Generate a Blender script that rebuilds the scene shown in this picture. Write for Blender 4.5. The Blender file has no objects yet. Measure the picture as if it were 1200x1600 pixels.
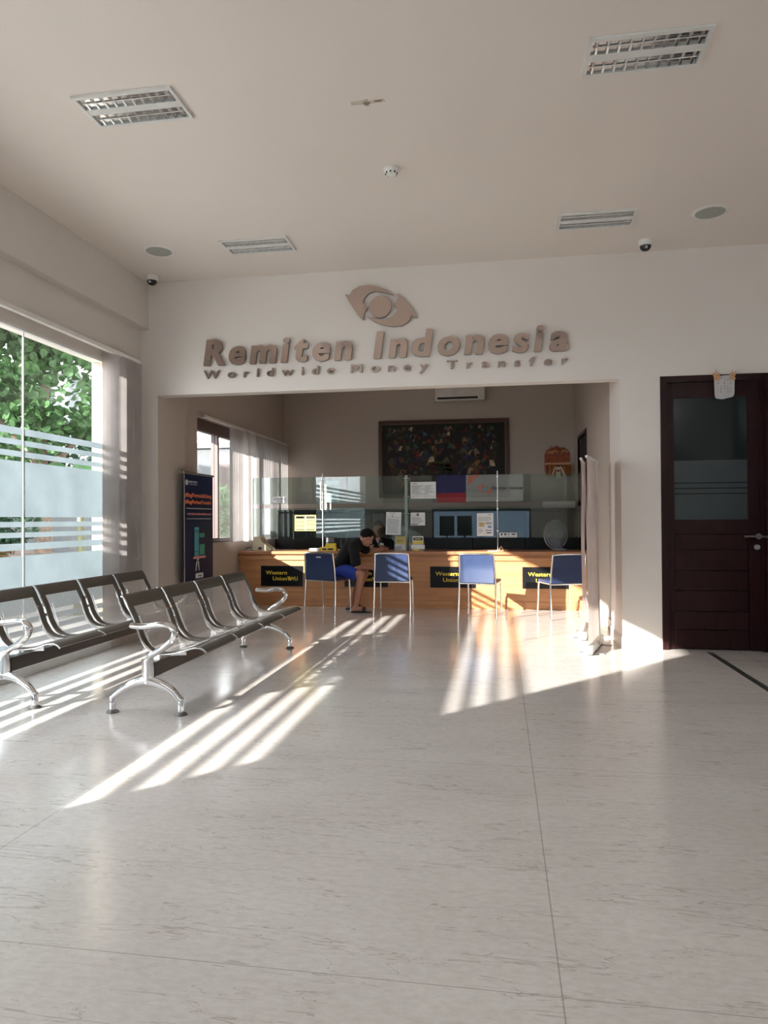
import bpy, bmesh, math, random
from mathutils import Vector, Matrix
random.seed(7)
PI = math.pi
S = bpy.context.scene
COL = S.collection

# ------------------------------------------------------------------ camera, sky, sun, exposure
W_, H_ = 1200, 1600
F_PX, YAW, PITCH, ROLL, CAM_H = 1104.66, 0.1628, 0.0115, -0.0055, 1.22
fw = Vector((-math.sin(YAW)*math.cos(PITCH), math.cos(YAW)*math.cos(PITCH), math.sin(PITCH)))
r0 = Vector((math.cos(YAW), math.sin(YAW), 0)); u0 = r0.cross(fw)
rr = math.cos(ROLL)*r0 + math.sin(ROLL)*u0
uu = -math.sin(ROLL)*r0 + math.cos(ROLL)*u0
cam = bpy.data.cameras.new('camera'); cam_o = bpy.data.objects.new('camera', cam); COL.objects.link(cam_o)
cam_o.matrix_world = Matrix(((rr.x, uu.x, -fw.x, 0), (rr.y, uu.y, -fw.y, 0), (rr.z, uu.z, -fw.z, CAM_H), (0, 0, 0, 1)))
cam.sensor_fit = 'VERTICAL'; cam.sensor_height = 24.0; cam.lens = 24.0*F_PX/H_
cam.clip_start = .05; cam.clip_end = 300
S.camera = cam_o
S.view_settings.view_transform = 'Standard'; S.view_settings.look = 'None'
S.view_settings.exposure = 0.5; S.view_settings.gamma = 1.0
try: S.view_settings.use_curve_mapping = False
except Exception: pass
S.cycles.max_bounces = 12; S.cycles.diffuse_bounces = 7; S.cycles.glossy_bounces = 5
S.cycles.transmission_bounces = 8; S.cycles.transparent_max_bounces = 24
S.cycles.use_denoising = True; S.cycles.sample_clamp_indirect = 6.0
S.cycles.caustics_reflective = False; S.cycles.caustics_refractive = False

SKY_STR, SUN_STR = 7.5, 17.0
world = bpy.data.worlds.new('sky'); S.world = world; world.use_nodes = True
bg = world.node_tree.nodes['Background']; bg.inputs[0].default_value = (.92, .95, 1, 1); bg.inputs[1].default_value = SKY_STR
SAZ, SEL = math.radians(41.5), math.radians(18.35)
sd = Vector((math.sin(SAZ)*math.cos(SEL), math.cos(SAZ)*math.cos(SEL), -math.sin(SEL)))
sl = bpy.data.lights.new('sun', 'SUN'); sl.energy = SUN_STR; sl.angle = .0093; sl.color = (1, .95, .885)
so = bpy.data.objects.new('sun', sl); COL.objects.link(so); so.location = (-12, -12, 8)
so.rotation_euler = sd.to_track_quat('-Z', 'Y').to_euler()

def portal(name, loc, rot, sx, sy):                       # guides sky light through an opening
    l = bpy.data.lights.new(name, 'AREA'); l.shape = 'RECTANGLE'; l.size = sx; l.size_y = sy; l.energy = 1
    l.cycles.is_portal = True
    o = bpy.data.objects.new(name, l); COL.objects.link(o); o.location = loc; o.rotation_euler = rot
portal('window_portal', (-3.95, 3.4, 1.4), (0, -PI/2, 0), 2.8, 5.9)
portal('entrance_portal', (-.6, -2.8, .75), (PI/2, 0, 0), 3.1, 1.5)
portal('inner_window_portal', (-3.95, 10.2, 1.75), (0, -PI/2, 0), 1.7, 3.8)

# ------------------------------------------------------------------ materials
def nodes(m):
    m.use_nodes = True; nt = m.node_tree
    for n in list(nt.nodes): nt.nodes.remove(n)
    return nt, nt.nodes.new('ShaderNodeOutputMaterial')
def lk(nt, a, b): nt.links.new(a, b)
def ramp(nt, fac, stops):
    r = nt.nodes.new('ShaderNodeValToRGB'); lk(nt, fac, r.inputs[0]); e = r.color_ramp.elements
    while len(e) < len(stops): e.new(.5)
    for k, (p, c) in enumerate(stops): e[k].position = p; e[k].color = tuple(c)+(1,) if len(c) == 3 else c
    return r.outputs[0]
def mix(nt, fac, a, b, mode='MIX'):
    m = nt.nodes.new('ShaderNodeMix'); m.data_type = 'RGBA'; m.blend_type = mode
    for s, v in ((m.inputs[0], fac), (m.inputs[6], a), (m.inputs[7], b)):
        if hasattr(v, 'links'): lk(nt, v, s)
        elif isinstance(v, (int, float)): s.default_value = v
        else: s.default_value = tuple(v)+(1,)
    return m.outputs[2]
def mth(nt, op, a, b=None, c=None):
    m = nt.nodes.new('ShaderNodeMath'); m.operation = op
    for s, v in zip(m.inputs, (a, b, c)):
        if v is None: continue
        if hasattr(v, 'links'): lk(nt, v, s)
        else: s.default_value = v
    return m.outputs[0]
def position(nt, scale=(1, 1, 1), obj=False):
    mp = nt.nodes.new('ShaderNodeMapping'); mp.inputs['Scale'].default_value = scale
    if obj:
        t = nt.nodes.new('ShaderNodeTexCoord'); lk(nt, t.outputs['Object'], mp.inputs[0])
    else:
        g = nt.nodes.new('ShaderNodeNewGeometry'); lk(nt, g.outputs['Position'], mp.inputs[0])
    return mp.outputs[0]
def noise(nt, vec, scale, detail=3, dist=0, rough=.5):
    n = nt.nodes.new('ShaderNodeTexNoise'); lk(nt, vec, n.inputs['Vector'])
    n.inputs['Scale'].default_value = scale; n.inputs['Detail'].default_value = detail
    n.inputs['Distortion'].default_value = dist; n.inputs['Roughness'].default_value = rough
    return n.outputs['Fac']
def bsdf(nt, out, **kw):
    b = nt.nodes.new('ShaderNodeBsdfPrincipled')
    for k, v in kw.items():
        s = b.inputs[k.replace('_', ' ')]
        if hasattr(v, 'links'): lk(nt, v, s)
        elif isinstance(v, (tuple, list)): s.default_value = tuple(v)+(1,)
        else: s.default_value = v
    if out is not None: lk(nt, b.outputs[0], out.inputs[0])
    return b
def mat(name, c, rough=.5, metal=0, c2=None, scale=8, stretch=(1, 1, 1), bump=0, bscale=60, spec=.5, coat=0, sub=0):
    m = bpy.data.materials.new(name); nt, out = nodes(m)
    c2 = c2 or tuple(x*.88 for x in c)
    p = position(nt, stretch, True)
    col = ramp(nt, noise(nt, p, scale, 4), [(.3, c2), (.7, c)])
    b = bsdf(nt, out, Base_Color=col, Roughness=rough, Metallic=metal, Specular_IOR_Level=spec, Coat_Weight=coat)
    if bump:
        bp = nt.nodes.new('ShaderNodeBump'); bp.inputs['Strength'].default_value = bump; bp.inputs['Distance'].default_value = .002
        lk(nt, noise(nt, p, bscale, 3), bp.inputs['Height']); lk(nt, bp.outputs[0], b.inputs['Normal'])
    return m
def glass_mat(name, tint, refl=1.0, ior=1.5):
    m = bpy.data.materials.new(name); nt, out = nodes(m)
    t = nt.nodes.new('ShaderNodeBsdfTransparent'); t.inputs[0].default_value = tint+(1,)
    g = nt.nodes.new('ShaderNodeBsdfGlossy'); g.inputs['Roughness'].default_value = .0
    f = nt.nodes.new('ShaderNodeFresnel'); gg = nt.nodes.new('ShaderNodeNewGeometry')
    lk(nt, mth(nt, 'MULTIPLY_ADD', gg.outputs['Backfacing'], 1/ior-ior, ior), f.inputs[0])      # same reflectance from either side of the pane
    x = nt.nodes.new('ShaderNodeMixShader'); lk(nt, mth(nt, 'MULTIPLY', f.outputs[0], refl), x.inputs[0])
    lk(nt, t.outputs[0], x.inputs[1]); lk(nt, g.outputs[0], x.inputs[2]); lk(nt, x.outputs[0], out.inputs[0])
    return m
def trans_mat(name, col, k=.5, rough=.6, alpha=1.0):
    """thin fabric, film, leaf: part diffuse, part translucent"""
    m = bpy.data.materials.new(name); nt, out = nodes(m)
    c = col if hasattr(col, '__call__') is False else col
    p = position(nt, (1, 1, 1), True)
    cc = ramp(nt, noise(nt, p, 3.5, 4), [(.3, tuple(x*.8 for x in c)), (.7, c)])
    b = bsdf(nt, None, Base_Color=cc, Roughness=rough, Specular_IOR_Level=.3)
    t = nt.nodes.new('ShaderNodeBsdfTranslucent'); lk(nt, cc, t.inputs[0])
    x = nt.nodes.new('ShaderNodeMixShader'); x.inputs[0].default_value = k
    lk(nt, b.outputs[0], x.inputs[1]); lk(nt, t.outputs[0], x.inputs[2])
    last = x.outputs[0]
    if alpha < 1:
        tr = nt.nodes.new('ShaderNodeBsdfTransparent'); y = nt.nodes.new('ShaderNodeMixShader'); y.inputs[0].default_value = alpha
        lk(nt, tr.outputs[0], y.inputs[1]); lk(nt, last, y.inputs[2]); last = y.outputs[0]
    lk(nt, last, out.inputs[0]); return m

def floor_mat():
    m = bpy.data.materials.new('polished_cream_stone'); nt, out = nodes(m)
    g = nt.nodes.new('ShaderNodeNewGeometry'); sp = nt.nodes.new('ShaderNodeSeparateXYZ'); lk(nt, g.outputs['Position'], sp.inputs[0])
    base = ramp(nt, noise(nt, position(nt, (1, 1.6, 1)), 1.6, 5), [(.3, (.60, .555, .525)), (.7, (.69, .65, .62))])
    fine = noise(nt, position(nt, (1, 2.2, 1)), 22, 6, 0, .7)
    base = mix(nt, .35, base, ramp(nt, fine, [(.35, (.52, .47, .43)), (.6, (.74, .71, .68))]))
    # fine wandering veins running mostly across the room
    def veins(scale, st, width, dist):
        n = noise(nt, position(nt, st), scale, 4, dist, .55)
        return mth(nt, 'LESS_THAN', mth(nt, 'ABSOLUTE', mth(nt, 'SUBTRACT', n, .5)), width)
    v1 = veins(1.5, (.55, 5.0, 1), .0040, .5); v2 = veins(3.2, (.6, 4.4, 1), .0045, .5)
    mask = mth(nt, 'GREATER_THAN', noise(nt, position(nt, (.8, 2.2, 1)), 2.2, 2), .47)
    v = mth(nt, 'MULTIPLY', mth(nt, 'MAXIMUM', v1, v2), mask)
    base = mix(nt, mth(nt, 'MULTIPLY', v, .5), base, (.33, .28, .25))
    def joint(c, off, step, w):
        a = mth(nt, 'SUBTRACT', c, off); a = mth(nt, 'DIVIDE', a, step)
        fr = mth(nt, 'SUBTRACT', a, mth(nt, 'ROUND', a)); return mth(nt, 'LESS_THAN', mth(nt, 'MULTIPLY', mth(nt, 'ABSOLUTE', fr), step), w)
    j = mth(nt, 'MAXIMUM', joint(sp.outputs[0], .148, 2.0, .0021), joint(sp.outputs[1], 1.865, 1.70, .0016))
    base = mix(nt, mth(nt, 'MULTIPLY', j, .62), base, (.24, .21, .19))
    ro = mth(nt, 'ADD', mth(nt, 'MULTIPLY', noise(nt, position(nt, (1, 1, 1)), 5, 4), .10), .115)
    bsdf(nt, out, Base_Color=base, Roughness=ro, Specular_IOR_Level=.62)
    return m
def wood_mat(name, a, b, axis=0, bw=.62, rh=.032, rough=.4):
    m = bpy.data.materials.new(name); nt, out = nodes(m)
    g = nt.nodes.new('ShaderNodeNewGeometry'); sp = nt.nodes.new('ShaderNodeSeparateXYZ'); lk(nt, g.outputs['Position'], sp.inputs[0])
    cb = nt.nodes.new('ShaderNodeCombineXYZ'); lk(nt, sp.outputs[0], cb.inputs[0]); lk(nt, mth(nt, 'ADD', sp.outputs[2], mth(nt, 'MULTIPLY', sp.outputs[1], .9)), cb.inputs[1])
    br = nt.nodes.new('ShaderNodeTexBrick'); lk(nt, cb.outputs[0], br.inputs['Vector'])
    br.inputs['Scale'].default_value = 1; br.inputs['Brick Width'].default_value = bw; br.inputs['Row Height'].default_value = rh
    br.inputs['Mortar Size'].default_value = 0.0004; br.inputs['Color1'].default_value = a+(1,); br.inputs['Color2'].default_value = b+(1,)
    br.inputs['Mortar'].default_value = tuple(x*.6 for x in b)+(1,); br.offset = .37
    gr = noise(nt, position(nt, (1.2, 6, 30)), 5, 5, .4)
    col = mix(nt, .5, br.outputs[0], mix(nt, gr, tuple(x*.72 for x in b), tuple(min(1, x*1.12) for x in a)))
    bsdf(nt, out, Base_Color=col, Roughness=rough)
    return m
def dark_wood_mat():
    m = bpy.data.materials.new('dark_mahogany'); nt, out = nodes(m)
    gr = noise(nt, position(nt, (14, 14, 1.1)), 4, 5, .3)
    col = ramp(nt, gr, [(.3, (.014, .0042, .0048)), (.7, (.028, .0078, .0085))])
    bsdf(nt, out, Base_Color=col, Roughness=.36, Specular_IOR_Level=.22)
    return m
def perforated_mat():
    m = bpy.data.materials.new('perforated_steel'); nt, out = nodes(m)
    uv = nt.nodes.new('ShaderNodeUVMap'); sp = nt.nodes.new('ShaderNodeSeparateXYZ'); lk(nt, uv.outputs[0], sp.inputs[0])
    P = .0125; Q = P*.866
    row = mth(nt, 'DIVIDE', sp.outputs[1], Q); ri = mth(nt, 'ROUND', row)
    off = mth(nt, 'MULTIPLY', mth(nt, 'FRACT', mth(nt, 'MULTIPLY', ri, .5)), 1.0)
    cx = mth(nt, 'SUBTRACT', mth(nt, 'DIVIDE', sp.outputs[0], P), off)
    dx = mth(nt, 'MULTIPLY', mth(nt, 'SUBTRACT', cx, mth(nt, 'ROUND', cx)), P)
    dy = mth(nt, 'MULTIPLY', mth(nt, 'SUBTRACT', row, ri), Q)
    d2 = mth(nt, 'ADD', mth(nt, 'MULTIPLY', dx, dx), mth(nt, 'MULTIPLY', dy, dy))
    hole = mth(nt, 'LESS_THAN', d2, .0036**2)
    b = bsdf(nt, None, Base_Color=(.80, .78, .78), Roughness=.42, Metallic=.5)
    t = nt.nodes.new('ShaderNodeBsdfTransparent'); x = nt.nodes.new('ShaderNodeMixShader')
    lk(nt, hole, x.inputs[0]); lk(nt, b.outputs[0], x.inputs[1]); lk(nt, t.outputs[0], x.inputs[2]); lk(nt, x.outputs[0], out.inputs[0])
    return m
def vcol_mat(name, rough=.7):
    m = bpy.data.materials.new(name); nt, out = nodes(m)
    a = nt.nodes.new('ShaderNodeVertexColor'); a.layer_name = 'Col'
    n = noise(nt, position(nt, (1, 1, 1), True), 60, 4)
    bsdf(nt, out, Base_Color=mix(nt, 1.0, a.outputs[0], ramp(nt, n, [(.35, (.45, .45, .45)), (.65, (1.25, 1.2, 1.1))]), 'MULTIPLY'), Roughness=rough)
    return m
def stone_mat(name, a, b, bw=.4, rh=.25, mortar=(.2, .2, .19)):
    m = bpy.data.materials.new(name); nt, out = nodes(m)
    g = nt.nodes.new('ShaderNodeNewGeometry'); sp = nt.nodes.new('ShaderNodeSeparateXYZ'); lk(nt, g.outputs['Position'], sp.inputs[0])
    cb = nt.nodes.new('ShaderNodeCombineXYZ'); lk(nt, mth(nt, 'ADD', sp.outputs[0], sp.outputs[1]), cb.inputs[0]); lk(nt, sp.outputs[2], cb.inputs[1])
    br = nt.nodes.new('ShaderNodeTexBrick'); lk(nt, cb.outputs[0], br.inputs['Vector']); br.inputs['Scale'].default_value = 1
    br.inputs['Brick Width'].default_value = bw; br.inputs['Row Height'].default_value = rh; br.inputs['Mortar Size'].default_value = .006
    br.inputs['Color1'].default_value = a+(1,); br.inputs['Color2'].default_value = b+(1,); br.inputs['Mortar'].default_value = mortar+(1,)
    n = noise(nt, position(nt), 30, 6, 0, .7)
    bsdf(nt, out, Base_Color=mix(nt, .5, br.outputs[0], ramp(nt, n, [(.35, tuple(x*.55 for x in a)), (.6, a)])), Roughness=.9)
    return m

M = {}
M['floor'] = floor_mat()
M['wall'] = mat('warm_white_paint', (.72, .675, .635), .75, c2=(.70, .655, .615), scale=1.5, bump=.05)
M['window_wall'] = mat('shaded_white_paint', (.64, .60, .56), .75, c2=(.62, .58, .54), scale=1.5, bump=.05)  # same wall paint, darkened to stand in for shade on the window side
M['inner_wall'] = mat('dimmed_beige_paint', (.50, .445, .40), .75, c2=(.48, .425, .38), scale=1.5, bump=.05)  # wall colour darkened to keep the inner room dim
M['ceiling'] = mat('ceiling_paint', (.76, .69, .635), .8, c2=(.745, .675, .62), scale=1.2)
M['trim'] = mat('baseboard_stone', (.62, .58, .53), .3, c2=(.55, .5, .45), scale=20)
M['white'] = mat('white_plastic', (.78, .77, .74), .4)
M['white_metal'] = mat('white_powder_coat', (.72, .72, .70), .35)
M['grey_plastic'] = mat('grey_plastic', (.45, .45, .43), .5)
M['speaker'] = mat('speaker_mesh', (.40, .41, .37), .6, c2=(.30, .31, .28), scale=300)
M['black'] = mat('black_lacquer', (.012, .012, .014), .35, c2=(.007, .007, .008))
M['matte_black'] = mat('matte_black', (.012, .012, .014), .85, spec=.2)
M['rubber'] = mat('black_rubber', (.02, .02, .02), .8)
M['chrome'] = mat('chrome', (.86, .86, .87), .09, 1, c2=(.80, .80, .82), scale=3)
M['grey_glide'] = mat('worn_grey_glide', (.16, .155, .15), .35, .6)
M['steel'] = mat('brushed_steel', (.62, .62, .62), .3, 1)
M['mirror_letter'] = mat('rose_mirror_acrylic', (.60, .50, .455), .10, 1, c2=(.55, .45, .41), scale=2)
M['letter_side'] = mat('brown_letter_edge', (.16, .12, .10), .4)
M['seat'] = mat('dark_grey_steel', (.20, .18, .16), .34, .55, c2=(.17, .155, .14), scale=4)
M['perf'] = perforated_mat()
M['beam'] = mat('brown_black_steel', (.035, .024, .021), .45)
M['dwood'] = dark_wood_mat()
M['inner_frame'] = mat('brown_window_frame', (.105, .062, .055), .4)
M['counter'] = wood_mat('butcher_block_teak', (.60, .30, .135), (.43, .20, .085))
M['countertop'] = wood_mat('teak_worktop', (.50, .24, .12), (.36, .16, .075), rh=.05, rough=.3)
M['navy'] = mat('navy_leather', (.022, .040, .105), .42, c2=(.018, .032, .088), scale=6, bump=.1, bscale=300)
M['glass'] = glass_mat('window_glass', (.965, .975, .97), 1.0)
M['tinted_glass'] = glass_mat('blue_tinted_glass', (.23, .265, .30), 1.0)
M['screen_glass'] = glass_mat('screen_glass', (.80, .88, .86), 2.2)
M['glass_edge'] = mat('green_glass_edge', (.30, .38, .33), .15)
M['film'] = trans_mat('frosted_film', (.095, .114, .123), .85, .5)
M['opal'] = trans_mat('added_fill_glazing', (.80, .84, .86), .9, .4)
M['blind'] = trans_mat('blind_fabric', (.54, .50, .49), .32, .8)
M['door_glass'] = mat('dark_tinted_glass', (.014, .019, .019), .12, c2=(.010, .015, .015), scale=2, spec=.3)
M['door_film'] = mat('grey_frosted_film', (.035, .046, .050), .4)
M['navy_print'] = mat('navy_print', (.010, .026, .125), .5, c2=(.006, .016, .075), scale=2)
M['orange_print'] = mat('orange_print', (.80, .20, .09), .6)
M['white_print'] = mat('white_print', (.72, .74, .78), .6)
M['cyan_print'] = mat('cyan_print', (.06, .34, .42), .6)
M['green_print'] = mat('green_print', (.04, .30, .22), .6)
M['pink_print'] = mat('pink_print', (.70, .25, .26), .6)
M['paper'] = mat('paper', (.78, .80, .80), .8)
M['ink'] = mat('black_ink', (.03, .03, .035), .8)
M['grey_ink'] = mat('grey_ink', (.34, .35, .37), .8)
M['blue_ink'] = mat('blue_ink', (.15, .25, .55), .8)
M['tan_ink'] = mat('tan_ink', (.55, .43, .25), .8)
M['yellow'] = mat('yellow_card', (.78, .58, .05), .6)
M['pale_yellow'] = mat('pale_yellow_card', (.46, .39, .11), .6)
M['yellow_letter'] = mat('yellow_lettering', (.90, .68, .06), .5)
M['sign_black'] = mat('black_gloss_board', (.010, .010, .012), .22, spec=.3)
M['cream'] = mat('cream_plastic', (.60, .54, .38), .5)
M['acrylic'] = trans_mat('clear_acrylic', (.8, .85, .87), .4, .1, .25)
M['frame_brown'] = mat('picture_frame_brown', (.07, .030, .024), .4)
M['gold'] = mat('gold_slip', (.30, .22, .12), .4)
M['canvas'] = vcol_mat('oil_on_canvas')
M['orange_cloth'] = mat('orange_satin', (.62, .22, .035), .4, c2=(.35, .11, .02), scale=25)
M['red_lacquer'] = mat('red_lacquer', (.46, .13, .05), .4, c2=(.20, .03, .02), scale=40)
M['ivory'] = mat('ivory_cloth', (.75, .68, .52), .7)
M['straw'] = mat('woven_palm_leaf', (.72, .45, .26), .7, c2=(.45, .22, .10), scale=60)
M['tag_cloth'] = mat('inscribed_grey_cloth', (.55, .53, .53), .9)
M['bannerback'] = trans_mat('banner_vinyl', (.86, .77, .73), .25, .7)
M['skin'] = mat('tan_skin', (.42, .20, .135), .5, c2=(.36, .165, .105), scale=6)
M['skin_light'] = mat('light_brown_skin', (.44, .235, .165), .5, c2=(.40, .2, .14), scale=6)
M['shirt'] = mat('black_cotton', (.013, .013, .015), .9, spec=.2)
M['shorts'] = mat('royal_blue_cloth', (.012, .045, .36), .75, c2=(.008, .03, .24), scale=10)
M['hair'] = mat('black_hair', (.006, .005, .005), .75, c2=(.010, .008, .007), scale=40, stretch=(1, 1, 6), spec=.12)
M['collar'] = mat('pale_scarf', (.55, .36, .30), .8)
M['fan'] = mat('pale_blue_plastic', (.30, .40, .50), .3)
M['fan_wire'] = mat('fan_wire', (.55, .55, .58), .3)
M['leaf'] = trans_mat('tree_leaf', (.075, .155, .06), .35, .45)
M['leaf_dark'] = trans_mat('dark_tree_leaf', (.022, .06, .032), .3, .5)
M['banana'] = trans_mat('banana_leaf', (.045, .105, .04), .45, .4)
M['stalk'] = mat('banana_stalk', (.13, .16, .08), .6, c2=(.10, .09, .05), scale=12)
M['bark'] = mat('bark', (.16, .12, .09), .9, c2=(.08, .06, .045), scale=20)
M['paving'] = stone_mat('grey_paving', (.42, .41, .39), (.36, .35, .33), .5, .5)
M['pier_stone'] = stone_mat('rough_cream_stone', (.62, .55, .44), (.54, .47, .37), .45, .38, (.35, .3, .24))
M['garden_wall'] = stone_mat('grey_stone_wall', (.11, .115, .115), (.085, .09, .095), .6, .2, (.05, .05, .05))
M['house'] = mat('shaded_render', (.12, .125, .13), .9)  # shade of the house walls put into their colour
M['house_pale'] = mat('pale_render', (.62, .61, .60), .9)
M['roof'] = mat('grey_roof_tile', (.25, .24, .24), .8)
M['strip'] = mat('dark_metal_strip', (.045, .05, .047), .45)
M['stain'] = mat('tan_stain', (.50, .42, .35), .9, c2=(.62, .56, .5), scale=30)
M['stain_dark'] = mat('brown_flake', (.28, .20, .15), .9)
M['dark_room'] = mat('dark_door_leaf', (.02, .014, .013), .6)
M['blue_reflection'] = trans_mat('blue_reflection', (.07, .07, .26), .3, .5, .30)
M['red_reflection'] = trans_mat('red_reflection', (.50, .03, .05), .3, .5, .45)
M['pale_reflection'] = trans_mat('pale_reflection', (.62, .66, .64), .3, .5, .30)
M['logo_orange'] = mat('rust_reflection', (.34, .11, .06), .6)
M['logo_blue'] = mat('steel_blue_reflection', (.12, .22, .26), .5)
M['reflector'] = mat('louvre_aluminium', (.80, .80, .80), .18, 1)
M['tube'] = mat('unlit_lamp_tube', (.80, .80, .78), .3)

# ------------------------------------------------------------------ mesh helpers
def finish(bm, name, m, parent=None, smooth=False, loc=None, rot=None, kind=None, autos=None):
    bmesh.ops.recalc_face_normals(bm, faces=bm.faces)
    me = bpy.data.meshes.new(name); bm.to_mesh(me); bm.free()
    return obj(name, me, m, parent, smooth, loc, rot, kind, autos)
def obj(name, me, m, parent=None, smooth=False, loc=None, rot=None, kind=None, autos=None):
    if not me.materials and m is not None:
        for k in (m if isinstance(m, (list, tuple)) else [m]): me.materials.append(M[k])
    if smooth:
        me.polygons.foreach_set('use_smooth', [True]*len(me.polygons))
        me.set_sharp_from_angle(angle=autos or .7)
    o = bpy.data.objects.new(name, me); COL.objects.link(o)
    if parent: o.parent = parent
    if loc: o.location = loc
    if rot: o.rotation_euler = rot
    if kind: o['kind'] = kind
    return o
def thing(name, label, cat, loc=(0, 0, 0), rotz=0, group=None):
    o = bpy.data.objects.new(name, None); COL.objects.link(o); o.empty_display_size = .1
    o.location = loc; o.rotation_euler = (0, 0, rotz); o['label'] = label; o['category'] = cat
    if group: o['group'] = group
    return o
def tag(o, label, cat, group=None, kind=None):
    o['label'] = label; o['category'] = cat
    if group: o['group'] = group
    if kind: o['kind'] = kind
    return o
def copy_tree(o, parent=None):
    c = o.copy(); COL.objects.link(c)
    if parent: c.parent = parent
    for ch in list(o.children): copy_tree(ch, c)
    return c
def NB(): return bmesh.new()
def box(bm, x0, x1, y0, y1, z0, z1, bev=0, mi=0):
    n0 = len(bm.faces)
    r = bmesh.ops.create_cube(bm, size=1)
    bmesh.ops.transform(bm, matrix=Matrix.Translation(((x0+x1)/2, (y0+y1)/2, (z0+z1)/2)) @ Matrix.Diagonal((x1-x0, y1-y0, z1-z0, 1)), verts=r['verts'])
    if bev:
        es = list({e for v in r['verts'] for e in v.link_edges})
        bmesh.ops.bevel(bm, geom=es, offset=bev, segments=2, affect='EDGES', profile=.5)
    bm.faces.ensure_lookup_table()
    if mi:
        for f in bm.faces[n0:]: f.material_index = mi
    return bm
def tube(bm, pts, r, n=8, cap=True, frame=None):
    """r: radius, list of radii, or (a,b) pairs with a fixed side vector frame"""
    pts = [Vector(p) for p in pts]; rings = []
    prev = None
    for i, p in enumerate(pts):
        t = (pts[min(i+1, len(pts)-1)]-pts[max(i-1, 0)]).normalized()
        if frame is not None: b = Vector(frame); a = b.cross(t).normalized()
        else:
            if prev is None: prev = Vector((0, 0, 1)) if abs(t.z) < .9 else Vector((1, 0, 0))
            a = (prev - t*prev.dot(t)).normalized(); prev = a; b = t.cross(a)
        q = r[i] if isinstance(r, list) else r
        ra, rb = q if isinstance(q, tuple) else (q, q)
        rings.append([bm.verts.new(p + a*ra*math.cos(2*PI*k/n) + b*rb*math.sin(2*PI*k/n)) for k in range(n)])
    for A, B in zip(rings, rings[1:]):
        for k in range(n): bm.faces.new((A[k], A[(k+1) % n], B[(k+1) % n], B[k]))
    if cap: bm.faces.new(rings[0][::-1]); bm.faces.new(rings[-1])
    return bm
def lathe(bm, prof, n=24, c=(0, 0, 0), axis='Z'):
    rings = []
    def P(r, h, a):
        if axis == 'Z': v = (r*math.cos(a), r*math.sin(a), h)
        elif axis == 'Y': v = (r*math.cos(a), h, r*math.sin(a))
        else: v = (h, r*math.cos(a), r*math.sin(a))
        return Vector(c)+Vector(v)
    for r, h in prof: rings.append([bm.verts.new(P(max(r, 1e-5), h, 2*PI*k/n)) for k in range(n)])
    for A, B in zip(rings, rings[1:]):
        for k in range(n): bm.faces.new((A[k], A[(k+1) % n], B[(k+1) % n], B[k]))
    bm.faces.new(rings[0][::-1]); bm.faces.new(rings[-1])
    return bm
def prism(bm, poly, plane, d0, d1):
    """extrude 2D outline; plane 'XZ' (depth along Y), 'YZ' (depth along X), 'XY' (depth along Z)"""
    def P(a, b, d): return {'XZ': (a, d, b), 'YZ': (d, a, b), 'XY': (a, b, d)}[plane]
    A = [bm.verts.new(P(a, b, d0)) for a, b in poly]; B = [bm.verts.new(P(a, b, d1)) for a, b in poly]
    n = len(poly)
    bm.faces.new(A[::-1]); bm.faces.new(B)
    for k in range(n): bm.faces.new((A[k], A[(k+1) % n], B[(k+1) % n], B[k]))
    return bm
def catmull(pts, n=6):
    pts = [Vector(p) for p in pts]; out = []
    for i in range(len(pts)-1):
        p0, p1, p2, p3 = pts[max(i-1, 0)], pts[i], pts[i+1], pts[min(i+2, len(pts)-1)]
        for k in range(n):
            t = k/n
            out.append(.5*((2*p1)+(p2-p0)*t+(2*p0-5*p1+4*p2-p3)*t*t+(3*p1-p0-3*p2+p3)*t**3))
    out.append(pts[-1]); return out
def circle(c, r, n=32): return [(c[0]+r*math.cos(2*PI*k/n), c[1]+r*math.sin(2*PI*k/n)) for k in range(n)]
AX = {'-Y': Matrix(((1, 0, 0, 0), (0, 0, -1, 0), (0, 1, 0, 0), (0, 0, 0, 1))),     # text x->X, y->Z, faces -Y
      '+X': Matrix(((0, 0, 1, 0), (1, 0, 0, 0), (0, 1, 0, 0), (0, 0, 0, 1)))}      # text x->Y, y->Z, faces +X
def text_mesh(s, h, ext=.0005, off=0, shear=0, align='LEFT', space=1.0, fit=None):
    cu = bpy.data.curves.new('t', 'FONT'); cu.body = s; cu.size = 1; cu.extrude = 0; cu.offset = off; cu.shear = shear
    cu.space_character = space; cu.resolution_u = 3; cu.extrude = ext/h*.72
    cu.fill_mode = 'BOTH'
    o = bpy.data.objects.new('t', cu); COL.objects.link(o)
    dg = bpy.context.evaluated_depsgraph_get(); me = bpy.data.meshes.new_from_object(o.evaluated_get(dg))
    COL.objects.unlink(o); bpy.data.objects.remove(o)
    xs = [v.co.x for v in me.vertices]
    x0, x1 = min(xs), max(xs); k = h/.72; kx = k if fit is None else fit/(x1-x0)
    sh = {'LEFT': x0, 'CENTER': (x0+x1)/2, 'RIGHT': x1}[align]
    me.transform(Matrix.Diagonal((kx, k, k, 1)) @ Matrix.Translation((-sh, 0, 0)))
    return me
def text(s, h, loc, face, m, parent, name='lettering', **kw):
    me = text_mesh(s, h, **kw); me.transform(AX[face])
    me.materials.clear()
    return obj(name, me, m, parent, loc=loc)
def evaluated(o):
    dg = bpy.context.evaluated_depsgraph_get(); me = bpy.data.meshes.new_from_object(o.evaluated_get(dg))
    COL.objects.unlink(o); bpy.data.objects.remove(o); return me
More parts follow.
